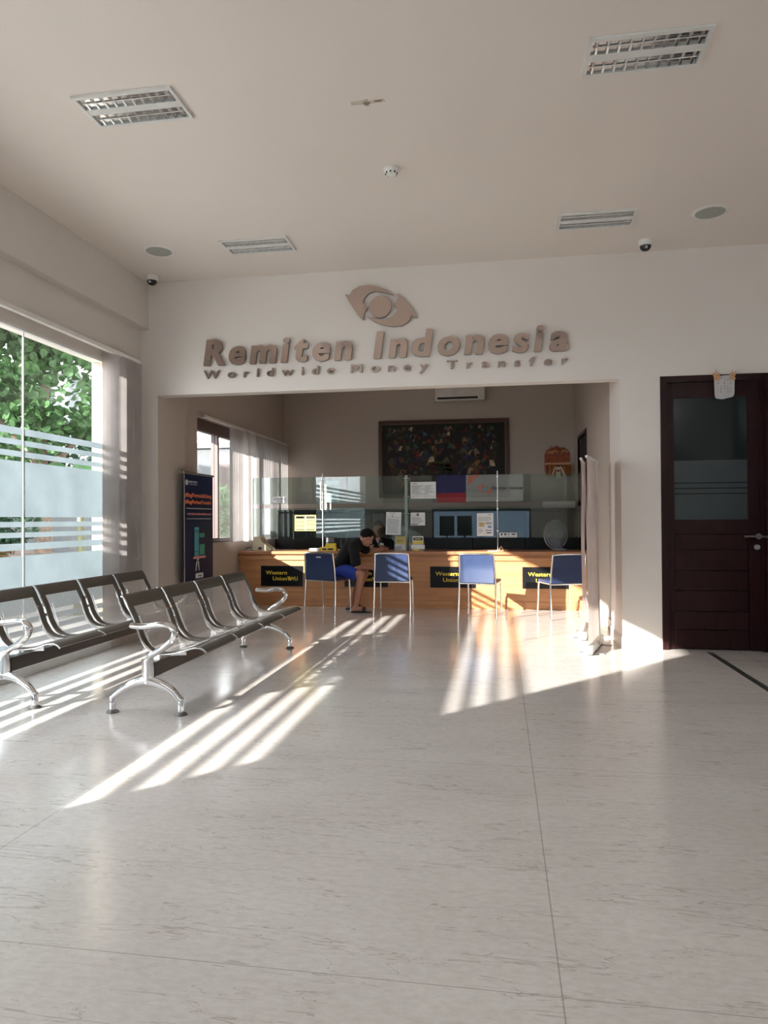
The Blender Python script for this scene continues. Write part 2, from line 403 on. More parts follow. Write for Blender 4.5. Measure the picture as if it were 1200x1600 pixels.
def skin_mesh(pts, edges, rad, sub=2, root=0, wide=(0, 1, 0)):
    """tapered rounded limbs along the bones; joined into one surface by join_remesh. rad: radius or (radius, widening along `wide`)"""
    bm = NB(); Wd = Vector(wide).normalized()
    for a, c in edges:
        A, C = Vector(pts[a]), Vector(pts[c]); d = C-A; L = d.length
        if L < 1e-6: continue
        d /= L; ra, ka = rad[a] if isinstance(rad[a], tuple) else (rad[a], 1); rc, kc = rad[c] if isinstance(rad[c], tuple) else (rad[c], 1)
        st = [(-math.cos(t)*ra, math.sin(t)*ra, ka) for t in (.12, .5, .9, 1.25)]
        st += [(L*k/6, ra+(rc-ra)*k/6, ka+(kc-ka)*k/6) for k in range(7)]
        st += [(L+math.cos(t)*rc, math.sin(t)*rc, kc) for t in (1.25, .9, .5, .12)]
        u = d.orthogonal().normalized(); v = d.cross(u); rings = []; n = 16
        for h, r_, k_ in st:
            row = []
            for q in range(n):
                o = (u*math.cos(2*PI*q/n)+v*math.sin(2*PI*q/n))*r_; o += Wd*(o.dot(Wd))*(k_-1)
                row.append(bm.verts.new(A+d*h+o))
            rings.append(row)
        for R1, R2 in zip(rings, rings[1:]):
            for q in range(n): bm.faces.new((R1[q], R1[(q+1) % n], R2[(q+1) % n], R2[q]))
        bm.faces.new(rings[0][::-1]); bm.faces.new(rings[-1])
    bmesh.ops.recalc_face_normals(bm, faces=bm.faces)
    me = bpy.data.meshes.new('s'); bm.to_mesh(me); bm.free(); return me
def join_remesh(meshes, vox=.008, smooth=4):
    bm = NB()
    for me in meshes: bm.from_mesh(me)
    me = bpy.data.meshes.new('j'); bm.to_mesh(me); bm.free()
    o = bpy.data.objects.new('j', me); COL.objects.link(o)
    r = o.modifiers.new('r', 'REMESH'); r.mode = 'VOXEL'; r.voxel_size = vox; r.use_smooth_shade = True
    s = o.modifiers.new('m', 'SMOOTH'); s.iterations = smooth; s.factor = .5
    return evaluated(o)
def ball(c, r, seg=20, rot=None):
    bm = NB(); bmesh.ops.create_uvsphere(bm, u_segments=seg, v_segments=seg//2+2, radius=1)
    r = (r, r, r) if not isinstance(r, tuple) else r
    mtx = Matrix.Translation(c) @ (rot or Matrix.Identity(4)) @ Matrix.Diagonal(r+(1,))
    bmesh.ops.transform(bm, matrix=mtx, verts=bm.verts); me = bpy.data.meshes.new('b'); bm.to_mesh(me); bm.free(); return me

# ------------------------------------------------------------------ the setting
XL, YW, HC = -3.733, 6.9325, 3.7325
YB, XR2, YR = 11.95, 1.21, -2.6
def struct(name, bm, m, parent=None, **k): return finish(bm, name, m, parent, kind='structure', **k)
b = NB(); box(b, -3.93, 4.2, -2.8, 12.1, -.1, 0); struct('floor', b, 'floor')
b = NB(); box(b, -3.93, 4.2, -2.8, 12.1, HC, HC+.12); struct('ceiling', b, 'ceiling')
# window wall with two openings
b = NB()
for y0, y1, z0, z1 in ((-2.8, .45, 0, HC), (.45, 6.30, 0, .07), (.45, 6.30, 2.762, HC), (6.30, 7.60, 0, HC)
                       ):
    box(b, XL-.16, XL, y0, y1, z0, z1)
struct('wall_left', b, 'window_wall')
b = NB()
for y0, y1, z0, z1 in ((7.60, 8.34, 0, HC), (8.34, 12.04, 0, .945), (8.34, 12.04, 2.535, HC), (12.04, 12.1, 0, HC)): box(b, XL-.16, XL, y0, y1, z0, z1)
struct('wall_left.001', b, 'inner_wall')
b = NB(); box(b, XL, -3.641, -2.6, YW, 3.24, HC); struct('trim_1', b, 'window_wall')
# cross wall with the sign, its opening, deep side piers and the door opening
b = NB()
box(b, XL, -3.545, YW, YW+.012, 0, HC)
box(b, -3.545, 1.127, YW, YW+.15, 2.541, HC)
box(b, 1.127, 1.30, YW, 7.60, 0, HC)
box(b, 1.30, 1.484, YW, YW+.15, 0, HC)
box(b, 1.484, 2.415, YW, YW+.15, 2.547, HC)
box(b, 2.415, 4.0, YW, YW+.15, 0, HC)
struct('wall_front', b, 'wall')
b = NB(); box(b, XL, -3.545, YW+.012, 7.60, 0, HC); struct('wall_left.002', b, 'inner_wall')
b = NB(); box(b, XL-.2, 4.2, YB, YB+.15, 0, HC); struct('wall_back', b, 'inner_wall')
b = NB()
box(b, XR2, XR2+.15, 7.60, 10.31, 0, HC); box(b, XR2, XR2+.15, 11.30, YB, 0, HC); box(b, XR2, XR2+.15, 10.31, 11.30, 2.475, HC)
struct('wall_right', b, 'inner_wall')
b = NB(); box(b, 4.0, 4.2, -2.8, 12.1, 0, HC); struct('wall_right.001', b, 'wall')
# entrance wall behind the camera, glazed
b = NB()
for x0, x1, z0, z1 in ((-3.93, -3.45, 0, HC), (-3.45, -2.15, 0, 3.02), (-2.15, .95, 2.77, 3.02), (.95, 4.0, 0, 3.02), (-3.45, 3.6, 3.66, HC), (3.6, 4.0, 3.02, 3.66)):
    box(b, x0, x1, YR-.2, YR, z0, z1)
struct('wall_rear', b, 'wall')
# baseboards
b = NB()
for a in ((-3.545, -3.535, YW-.01, 7.60, 0, .11), (1.117, 1.127, YW-.01, 7.60, 0, .11), (1.117, 1.484, YW-.01, YW, 0, .11), (2.45, 4.0, YW-.01, YW, 0, .11),
          (XL, -3.545, YW-.01, YW, 0, .11)):
    box(b, *a)
struct('baseboard_front', b, 'trim')
b = NB(); box(b, XR2-.012, XR2, 7.60, 10.30, 0, .10); struct('baseboard_right', b, 'trim')
b = NB(); box(b, XL, XL+.012, 6.30, YW-.01, 0, .1); box(b, XL, XL+.012, 7.6, 9.70, 0, .1); struct('baseboard_left', b, 'trim')
# dado crack line and outlet dots on the left pier
b = NB(); box(b, -3.545, -3.5435, YW+.004, 7.59, .718, .726); struct('trim_2', b, 'grey_plastic')
# raised sill kerb under the big window
b = NB(); box(b, XL, XL+.035, .45, 6.30, 0, .075); struct('trim_3', b, 'white_metal')

# ---- window_1 : large shopfront window with frosted bands
def window1():
    w = bpy.data.objects.new('window_1', None); COL.objects.link(w); w['kind'] = 'structure'
    xg = XL-.012
    b = NB(); box(b, XL-.03, XL+.006, .45, 6.30, 2.74, 2.762); box(b, XL-.03, XL+.004, .45, 6.30, .07, .085); box(b, XL-.03, XL+.004, .45, .49, .085, 2.74)
    struct('window_frame', b, 'white_metal', w)
    for y0, y1 in ((.49, 2.79), (2.80, 5.085), (5.095, 6.30)):
        b = NB(); box(b, xg-.010, xg, y0, y1, .085, 2.74); struct('pane', b, 'glass', w)
    for y in (2.795, 5.09):
        b = NB(); box(b, xg-.008, xg+.001, y-.006, y+.006, .085, 2.74); struct('pane_joint', b, 'white', w)
    b = NB()
    for z0, z1 in ((.085, .20), (.235, .28), (.32, .365), (.405, .45), (.49, .952), (.997, 1.052), (1.097, 1.138), (1.18, 1.222), (1.26, 1.70), (1.735, 1.78), (1.826, 1.87), (1.91, 1.965)):
        for y0, y1 in ((.49, 2.785), (2.805, 5.08), (5.10, 6.30)):
            v = [b.verts.new((xg+.0015, y, z)) for y, z in ((y0, z0), (y1, z0), (y1, z1), (y0, z1))]; b.faces.new(v)
    struct('frosted_film', b, 'film', w)
window1()
# ---- window_2 : inner window, dark frame
def window2():
    w = bpy.data.objects.new('window_2', None); COL.objects.link(w); w['kind'] = 'structure'
    b = NB(); x0, x1 = XL-.13, XL-.05
    box(b, x0, x1, 8.34, 12.04, .945, .99); box(b, x0, x1, 8.34, 12.04, 2.38, 2.535)
    box(b, x0, x1, 8.34, 8.36, .99, 2.38)
    for y in (9.08, 10.35, 11.3): box(b, XL-.135, XL-.09, y, y+.05, .99, 2.38); box(b, XL-.085, XL-.04, y+.002, y+.05, .99, 2.38)
    struct('window_frame', b, 'inner_frame', w)
    b = NB(); box(b, XL-.2, XL+.004, 8.34, 12.04, .935, .946); struct('window_sill', b, 'dwood', w)
    b = NB(); box(b, XL-.095, XL-.088, 8.36, 12.04, .99, 2.38); struct('pane', b, 'glass', w)
window2()
# ---- rear entrance glazing
def window3():
    w = bpy.data.objects.new('window_3', None); COL.objects.link(w); w['kind'] = 'structure'
    b = NB(); box(b, -2.15, .95, YR-.10, YR-.09, 0, 2.77); struct('pane', b, 'tinted_glass', w)  # dark tint added to dim the outdoors mirrored in the screen
    b = NB()
    for k in range(16): box(b, -2.15, .95, YR-.07, YR-.055, 1.49+.08*k, 1.49+.08*k+.076, .004)
    struct('added_shutter', b, 'garden_wall', w)  # unseen shutter added to darken what the upper panes reflect
    b = NB(); box(b, -3.45, 3.6, YR-.105, YR-.10, 3.02, 3.66); struct('added_clerestory', b, 'opal', w)  # invented high glazing, added to brighten the sign wall
    b = NB(); box(b, -2.15, -2.10, YR-.12, YR+.01, 0, 2.77); box(b, .9, .95, YR-.12, YR+.01, 0, 2.77); box(b, -.62, -.58, YR-.12, YR-.05, 0, 2.77); struct('window_frame', b, 'inner_frame', w)
window3()

# ---- doors
def door1():
    d = bpy.data.objects.new('door_1', None); COL.objects.link(d); d['kind'] = 'structure'; d.location = (0, YW, 0)
    b = NB(); box(b, 1.484, 1.541, -.012, .14, 0, 2.547); box(b, 2.36, 2.415, -.012, .14, 0, 2.547); box(b, 1.541, 2.36, -.012, .14, 2.49, 2.547)
    box(b, 1.541, 1.556, .05, .14, 0, 2.49); box(b, 2.345, 2.36, .05, .14, 0, 2.49)
    struct('door_frame', b, 'dwood', d)
    b = NB(); y0, y1 = .022, .062
    box(b, 1.543, 1.607, y0, y1, .008, 2.488); box(b, 2.252, 2.358, y0, y1, .008, 2.488)
    box(b, 1.607, 2.252, y0, y1, 2.345, 2.488); box(b, 1.607, 2.252, y0, y1, 1.075, 1.206)
    zs = [.008, .187, .357, .55, .738, .928, 1.075]
    for a, c in zip(zs, zs[1:]): box(b, 1.611, 2.248, y0+.006, y1, a+.0025, c-.0025, .003)
    struct('door_leaf', b, 'dwood', d)
    b = NB(); box(b, 1.607, 2.252, y0+.012, y0+.018, 1.206, 2.345); struct('door_pane', b, 'door_glass', d)
    b = NB(); box(b, 1.609, 2.250, y0+.0105, y0+.012, 1.208, 1.445)
    for z0, z1 in ((1.455, 1.495), (1.505, 1.545), (1.555, 1.76)): box(b, 1.609, 2.250, y0+.0105, y0+.012, z0, z1)
    struct('frosted_film', b, 'door_film', d)
    b = NB(); lathe(b, [(0, -.008), (.026, -.008), (.028, -.004), (.028, .0)], 24, (2.339, y0, 1.053), 'Y')
    tube(b, [(2.339, y0, 1.053), (2.339, y0-.05, 1.053)], .009, 10)
    tube(b, [(2.352, y0-.05, 1.053), (2.20, y0-.05, 1.053)], .0095, 10); struct('door_handle', b, 'steel', d, smooth=True)
    b = NB(); lathe(b, [(0, -.010), (.024, -.010), (.027, -.006), (.027, .0)], 24, (2.322, y0, .954), 'Y'); box(b, 2.319, 2.325, y0-.012, y0-.009, .944, .958)
    struct('keyhole_plate', b, 'steel', d, smooth=True)
door1()
def door3():   # second leaf standing open at right angles, only its near edge in frame
    d = bpy.data.objects.new('door_3', None); COL.objects.link(d); d['kind'] = 'structure'
    b = NB(); x0, x1 = 2.392, 2.432
    box(b, x0, x1, 6.06, 6.17, .01, 2.53); box(b, x0, x1, 6.80, 6.91, .01, 2.53); box(b, x0, x1, 6.17, 6.80, 2.36, 2.53); box(b, x0, x1, 6.17, 6.80, 1.07, 1.2)
    zs = [.01, .187, .357, .55, .738, .928, 1.07]
    for a, c in zip(zs, zs[1:]): box(b, x0+.006, x1-.006, 6.172, 6.798, a+.0025, c-.0025)
    struct('door_leaf', b, 'dwood', d)
    b = NB(); box(b, x0+.015, x0+.022, 6.17, 6.80, 1.2, 2.36); struct('door_pane', b, 'door_glass', d)
    b = NB(); lathe(b, [(0, -.008), (.028, -.006), (.028, 0)], 24, (x0, 6.84, 1.053), 'X'); tube(b, [(x0, 6.84, 1.053), (x0-.05, 6.84, 1.053), (x0-.05, 6.71, 1.053)], .0095, 10)
    struct('door_handle', b, 'steel', d, smooth=True)
    b = NB(); lathe(b, [(0, -.01), (.027, -.006), (.027, 0)], 24, (x0, 6.84, .954), 'X'); struct('keyhole_plate', b, 'steel', d, smooth=True)
door3()
b = NB(); box(b, XR2+.03, XR2+.08, 10.31, 11.30, 0, 2.475); d2 = struct('door_2', b, 'dark_room')
b = NB(); box(b, -.015, .02, 10.27, 10.32, 0, 2.50); box(b, -.015, .02, 11.29, 11.34, 0, 2.50); box(b, -.015, .02, 10.32, 11.29, 2.45, 2.50)
fr = struct('door_frame', b, 'dwood', d2); fr.location = (XR2, 0, 0)
# floor track
b = NB(); box(b, 1.845, 1.895, -.5, 6.83, -.004, .0025); tag(finish(b, 'floor_track', 'strip'), 'dark flat metal track let into the pale floor running from the dark door', 'floor track')

# ------------------------------------------------------------------ waiting benches
PROF = [(-.206, .735), (-.196, .738), (-.172, .705), (-.146, .650), (-.112, .581), (-.080, .490), (-.042, .424), (.012, .384), (.09, .372), (.197, .387), (.270, .411), (.325, .418), (.362, .404), (.378, .388)]
def seat_parts(parent, y0, w):
    path = catmull([(x, 0, z) for x, z in PROF], 4)
    s = [0]
    for a, c in zip(path, path[1:]): s.append(s[-1]+(c-a).length)
    L = s[-1]
    def surf(name, u0, u1, s0, s1, m, parent, nu=2, th=.0):
        me = bpy.data.meshes.new(name); vs, fs, uvs = [], [], []
        idx = [i for i in range(len(path)) if s0 <= s[i] <= s1]
        for i in idx:
            for k in range(nu+1):
                vs.append((path[i].x, y0+u0+(u1-u0)*k/nu, path[i].z)); uvs.append((u0+(u1-u0)*k/nu, s[i]))
        for a in range(len(idx)-1):
            for k in range(nu):
                p = a*(nu+1)+k; fs.append((p, p+1, p+nu+2, p+nu+1))
        me.from_pydata(vs, [], fs)
        uvl = me.uv_layers.new(name='UVMap')
        for lp in me.loops: uvl.data[lp.index].uv = uvs[lp.vertex_index]
        return me, path, idx
    bw = .055
    # pressed steel border (left, right, top, front), with thickness
    me, p, idx = surf('a', 0, bw, 0, L, 'seat', None)
    bm = NB()
    for u0, u1, s0, s1 in ((0, bw, 0, L), (w-bw, w, 0, L), (bw, w-bw, 0, .105), (bw, w-bw, L-.135, L)):
        m_, _, _ = surf('a', u0, u1, s0, s1, None, None); bm.from_mesh(m_)
    bmesh.ops.remove_doubles(bm, verts=bm.verts, dist=.0005)
    bm.normal_update()
    r = bmesh.ops.solidify(bm, geom=list(bm.faces), thickness=.006)
    sh = finish(bm, 'seat', 'seat', parent, smooth=True)
    me, _, _ = surf('perforated_panel', bw, w-bw, .09, L-.125, None, None, 4)
    obj('perforated_panel', me, 'perf', sh, smooth=True)
    for u in (0.0, w):
        bm = NB(); tube(bm, [(q.x, y0+u, q.z-.004) for q in path], (.0055, .0045), 8, frame=(0, 1, 0)); finish(bm, 'edge_trim', 'chrome', sh, smooth=True)
def make_bench(label, loc):
    t = thing('waiting_bench', label, 'bench', loc, 0, 'steel waiting benches')
    for k in range(4): seat_parts(t, .045+.5465*k, .515)
    b = NB(); box(b, -.035, .035, .03, 2.31, .225, .318, .006); finish(b, 'beam', 'beam', t)
    # brackets under each seat
    for k in range(4):
        for dy in (.09, .47):
            b = NB(); y = .045+.5465*k+dy
            tube(b, catmull([(-.125, y, .60), (-.085, y, .48), (-.045, y, .40), (.02, y, .355), (.20, y, .362)], 4), (.012, .005), 8, frame=(0, 1, 0))
            box(b, -.02, .02, y-.012, y+.012, .315, .36)
            finish(b, 'bracket', 'chrome', t, smooth=True)
    # links between the backrests
    for k in range(3):
        yy = .045+.5465*k+.515
        for z, x in ((.60, -.125), (.53, -.10)): b = NB(); box(b, x-.006, x+.006, yy-.02, yy+.052, z-.011, z+.011); finish(b, 'link_bar', 'chrome', t)
    for y, n in ((.0, 1), (2.335, -1)):
        b = NB(); fr = (0, 1, 0)
        # stem
        tube(b, catmull([(.0, y, .345), (.004, y, .30), (.006, y, .25), (.006, y, .195)], 4), (.040, .027), 12, frame=fr)
        # arched legs
        for sx, ex in ((-1, -.238), (1, .228)):
            pts = catmull([(.006, y, .212), (.006+sx*.050, y, .203), (.004+sx*.110, y, .183), (.002+sx*.168, y, .150), (ex-sx*.026, y, .116), (ex, y, .090)], 5)
            tube(b, pts, [(.034-.016*(i/(len(pts)-1))**.7, .028-.005*(i/(len(pts)-1))) for i in range(len(pts))], 12, frame=fr)
            tube(b, [(ex, y, .105), (ex, y, .095), (ex, y, .02)], [.017, .022, .020], 12)
        finish(b, 'leg_frame', 'chrome', t, smooth=True)
        b = NB()
        pts = catmull([(.002, y, .33), (.03, y, .372), (.105, y, .415), (.168, y, .468), (.186, y, .520), (.158, y, .557), (.10, y, .566), (.0, y, .553), (-.085, y, .555), (-.108, y, .560)], 6)
        tube(b, pts, [(.021 if 4 < i < len(pts)-3 else .018, .029) for i in range(len(pts))], 12, frame=fr)
        finish(b, 'armrest', 'chrome', t, smooth=True)
        for ex in (-.238, .228):
            b = NB(); lathe(b, [(.038, 0), (.040, .005), (.032, .012), (.018, .022), (.016, .03)], 20, (ex, y, 0)); finish(b, 'foot_glide', 'grey_glide', t, smooth=True)
    return t
bench1 = make_bench('steel four-seat waiting bench with chrome arms, the one nearer the middle of the floor', (-2.22, 4.20, 0))
bench2 = copy_tree(bench1); bench2.location = (-3.25, 4.22, 0)
bench2['label'] = 'steel four-seat waiting bench standing beside the big frosted window, behind the other bench'

# ------------------------------------------------------------------ counter and its signs
def counter():
    t = thing('service_counter', 'long teak block service counter across the back room with black signs on its front', 'counter', (0, 9.75, 0))
    b = NB(); box(b, -3.72, XR2-.002, 0, .60, .105, .745); box(b, -3.72, XR2-.002, .002, .05, 0, .102); finish(b, 'front_panel', 'counter', t)
    b = NB(); box(b, -3.73, XR2-.002, -.028, .0, .66, .70); finish(b, 'rail', 'counter', t)
    b = NB(); box(b, -3.73, XR2-.002, -.045, .62, .742, .786, .004); finish(b, 'worktop', 'countertop', t)
    for x in (-2.62, -.62, .30, .98): b = NB(); box(b, x-.014, x+.014, -.006, 0, 0, .12); finish(b, 'plinth_block', 'countertop', t)
counter()
WL = ['leftmost, in the shade left of all chairs', 'directly behind the seated man, second from left', 'third from the left, partly hidden by an empty chair', 'rightmost, partly hidden by the askew chair']
for k, xc in enumerate((-3.087, -1.86, -.65, .60)):
    t = thing('counter_sign', 'black yellow-lettered counter sign '+WL[k], 'sign', (xc, 9.75, .43), 0, 'black signs on the counter front')
    b = NB(); box(b, -.309, .309, -.012, -.0005, -.145, .145, .002); finish(b, 'board', 'sign_black', t)
    text('Western', .056, (-.235, -.0125, .022), '-Y', 'yellow_letter', t, off=.004, fit=.315)
    text('Union', .056, (-.13, -.0125, -.062), '-Y', 'yellow_letter', t, off=.004, fit=.21)
    b = NB()
    for x in (.0, .022): prism(b, [(.092+x-.004, -.006), (.106+x-.004, -.006), (.121+x-.004, -.062), (.107+x-.004, -.062)], 'XZ', -.0135, -.0125)
    finish(b, 'slant_mark', 'yellow_letter', t)
    text('WU', .056, (.118, -.0125, -.062), '-Y', 'yellow_letter', t, off=.008, fit=.118)

# ------------------------------------------------------------------ visitor chairs
def make_chair():
    t = thing('visitor_chair', '', 'chair', (0, 0, 0), 0, 'blue visitor chairs along the counter')
    # origin between the rear feet; the chair faces +Y
    W = .225
    for s in (-1, 1):
        b = NB(); tube(b, [(s*(W+.012), -.02, 0), (s*(W+.004), .01, .42), (s*(W-.004), .0, .60), (s*(W-.012), -.03, .790)], .0115, 10); finish(b, 'leg', 'chrome', t, smooth=True)
        b = NB(); tube(b, [(s*(W-.008), .43, 0), (s*(W-.012), .40, .40), (s*(W-.015), .39, .43)], .0115, 10); finish(b, 'leg', 'chrome', t, smooth=True)
    b = NB(); tube(b, catmull([(-W+.012, -.03, .788), (-W*.5, -.034, .797), (W*.5, -.034, .797), (W-.012, -.03, .788)], 4), .0115, 10)
    tube(b, [(-W, .008, .432), (W, .008, .432)], .010, 10)
    for s in (-1, 1): tube(b, [(s*W, .01, .432), (s*(W-.015), .39, .432)], .010, 10)
    tube(b, [(-W+.015, .39, .432), (W-.015, .39, .432)], .010, 10)
    finish(b, 'frame', 'chrome', t, smooth=True)
    b = NB(); path = catmull([(0, .0, .445), (0, .0, .55), (0, -.004, .65), (0, -.028, .785)], 4)
    nu = 8; ring = []
    for p in path:
        row = []
        hw = W-.012-.012*(p.z-.44)/.34
        for k in range(nu+1): u = -1+2*k/nu; row.append((u*hw, p.y+.010*(1-u*u), p.z))
        ring.append(row)
    F = [[b.verts.new((x, y-.009, z)) for x, y, z in row] for row in ring]; B = [[b.verts.new((x, y+.009, z)) for x, y, z in row] for row in ring]
    for G in (F, B):
        for i in range(len(G)-1):
            for k in range(nu): b.faces.new((G[i][k], G[i][k+1], G[i+1][k+1], G[i+1][k]))
    for i in range(len(F)-1):
        for k in (0, nu): b.faces.new((F[i][k], F[i+1][k], B[i+1][k], B[i][k]))
    for i in (0, len(F)-1):
        for k in range(nu): b.faces.new((F[i][k], F[i][k+1], B[i][k+1], B[i][k]))
    finish(b, 'backrest', 'navy', t, smooth=True)
    b = NB(); box(b, -W+.004, W-.004, .02, .40, .438, .472, .012); finish(b, 'seat', 'navy', t, smooth=True)
    return t
ch = make_chair()
CH = [((-2.33, 8.985, 0), -.31, 'blue chrome-framed chair at the counter with the man sitting on it'),
      ((-1.368, 8.915, 0), 0.0, 'empty blue chair just to the right of the seated man, streaked with light'),
      ((-.286, 8.76, 0), -.20, 'empty blue chair in front of the third black sign, second from the right'),
      ((.81, 8.82, 0), .36, 'blue chair turned askew beside the standing banners, rightmost at the counter')]
for k, (loc, rz, lb) in enumerate(CH):
    c = ch if k == 0 else copy_tree(ch)
    c.location = loc; c.rotation_euler = (0, 0, rz); c['label'] = lb
pl = NB(); box(pl, -.035, .035, -.036, -.028, .735, .748, .002); finish(pl, 'maker_plate', 'white', ch)

def office_chair(label, x, first=None):
    if first: c = copy_tree(first); c.location = (x, -2.0, 0); c['label'] = label; return c
    t = thing('office_chair', label, 'chair', (x, -2.0, 0), 0, 'black office chairs by the entrance')
    b = NB(); box(b, -.23, .23, -.24, -.20, .72, 1.34, .02)
    for k in range(6): box(b, -.19, .19, -.197, -.188, .78+.09*k, .84+.09*k, .003)
    finish(b, 'backrest', 'matte_black', t); b = NB(); box(b, -.24, .24, -.20, .25, .44, .52, .03); finish(b, 'seat', 'matte_black', t)
    b = NB(); box(b, -.03, .03, -.25, -.225, .46, .80); finish(b, 'back_bar', 'rubber', t)
    b = NB(); tube(b, [(0, 0, .07), (0, 0, .45)], .025, 10); finish(b, 'gas_lift', 'steel', t, smooth=True)
    for k in range(5):
        a = 2*PI*k/5; b = NB(); tube(b, [(0, 0, .09), (.27*math.cos(a), .27*math.sin(a), .065)], .018, 8); lg = finish(b, 'leg', 'rubber', t)
        b = NB(); lathe(b, [(.025, -.012), (.028, 0), (.025, .012)], 14, (.27*math.cos(a), .27*math.sin(a), .028), 'Y'); finish(b, 'castor', 'rubber', lg)
    return t
oc = office_chair('black slatted office chair near the entrance, left of the two reflected in the glass screen', -1.65)
office_chair('black slatted office chair near the entrance, right of the two reflected in the glass', -1.10, oc)

# ------------------------------------------------------------------ people
def rot_to(d, up=(0, 0, 1)):
    d = Vector(d).normalized(); u = Vector(up); r = d.cross(u).normalized(); u = r.cross(d)
    return Matrix(((r.x, d.x, u.x, 0), (r.y, d.y, u.y, 0), (r.z, d.z, u.z, 0), (0, 0, 0, 1)))   # local +Y = facing
def head_meshes(c, R, k=1.0):
    """head built round its centre, facing local +Y"""
    T = Matrix.Translation(c) @ R @ Matrix.Diagonal((k, k, k, 1)); out = []
    def add(p, r, rt=None):
        me = ball(p, r, 24, rt); me.transform(T); out.append(me)
    add((0, -.010, .022), (.073, .092, .092)); add((0, .022, -.030), (.056, .066, .080)); add((0, .052, -.082), (.030, .028, .026))
    add((0, .086, -.012), (.011, .016, .026)); add((0, .098, -.030), (.016, .014, .010))
    add((0, .072, .018), (.046, .018, .012)); add((0, .080, -.060), (.024, .012, .0065)); add((0, .079, -.070), (.021, .012, .007))
    for s in (-1, 1):
        add((s*.074, -.012, -.012), (.010, .020, .032)); add((s*.038, .058, -.030), (.024, .022, .022))
    return out
def eyes(parent, c, R, k=1.0):
    T = Matrix.Translation(c) @ R @ Matrix.Diagonal((k, k, k, 1))
    for s in (-1, 1):
        me = ball((s*.028, .0745, .002), (.011, .008, .0042), 12); me.transform(T); obj('eye', me, 'white', parent, smooth=True)
        me = ball((s*.028, .0815, .002), (.0052, .002, .0040), 10); me.transform(T); obj('iris', me, 'ink', parent, smooth=True)
def brows(parent, c, R):
    T = Matrix.Translation(c) @ R
    for s in (-1, 1):
        me = ball((s*.030, .084, .026), (.017, .006, .0035), 12); me.transform(T); obj('eyebrow', me, 'hair', parent, smooth=True)
def hair_mesh(c, R, long=False):
    T = Matrix.Translation(c) @ R
    bm = NB(); bmesh.ops.create_icosphere(bm, subdivisions=4, radius=1)
    for v in list(bm.verts):
        p = v.co; lim = .12 + (-.55 if p.y < .15 else 0) + (.35 if p.y > .55 else 0)
        if p.z < lim: v.co.z = lim - .02; v.co.x *= .97; v.co.y *= .97
        n = (math.sin(p.x*23)+math.sin(p.y*19+1)+math.sin(p.z*27+2))*.008
        v.co *= 1+n
    bmesh.ops.transform(bm, matrix=T @ Matrix.Translation((0, -.012, .026)) @ Matrix.Diagonal((.081, .100, .100, 1)), verts=bm.verts)
    me = bpy.data.meshes.new('h'); bm.to_mesh(me); bm.free()
    out = [me]
    if long:
        m2 = ball((0, -.10, -.03), (.045, .04, .05), 16); m2.transform(T); out.append(m2)
    return out
def hand(wr, palm, fdir, side, curl=.25):
    """five-finger hand: wrist, palm centre direction, finger direction, thumb side"""
    wr = Vector(wr); d = Vector(fdir).normalized(); s = Vector(side).normalized(); n = d.cross(s).normalized()
    pts = [tuple(wr), tuple(wr+d*.05)]; ed = [(0, 1)]; rad = [.022, .03]
    out = [skin_mesh(pts+[tuple(wr+d*.085)], [(0, 1), (1, 2)], [.023, .030, .026], 2)]
    for k, (o, L) in enumerate(((.030, .066), (.011, .076), (-.010, .070), (-.029, .055))):
        a = wr+d*.075+s*o; p = [a]
        for j in range(3): p.append(p[-1]+(d*math.cos(curl*(j+1))-n*math.sin(curl*(j+1)))*L/3*(1.2-.2*j))
        out.append(skin_mesh([tuple(q) for q in p], [(0, 1), (1, 2), (2, 3)], [.0095, .0088, .0080, .0068], 1))
    a = wr+d*.03+s*.022; p = [a, a+s*.028+d*.02, a+s*.038+d*.045, a+s*.036+d*.068]
    out.append(skin_mesh([tuple(q) for q in p], [(0, 1), (1, 2), (2, 3)], [.012, .011, .0095, .008], 1))
    return out

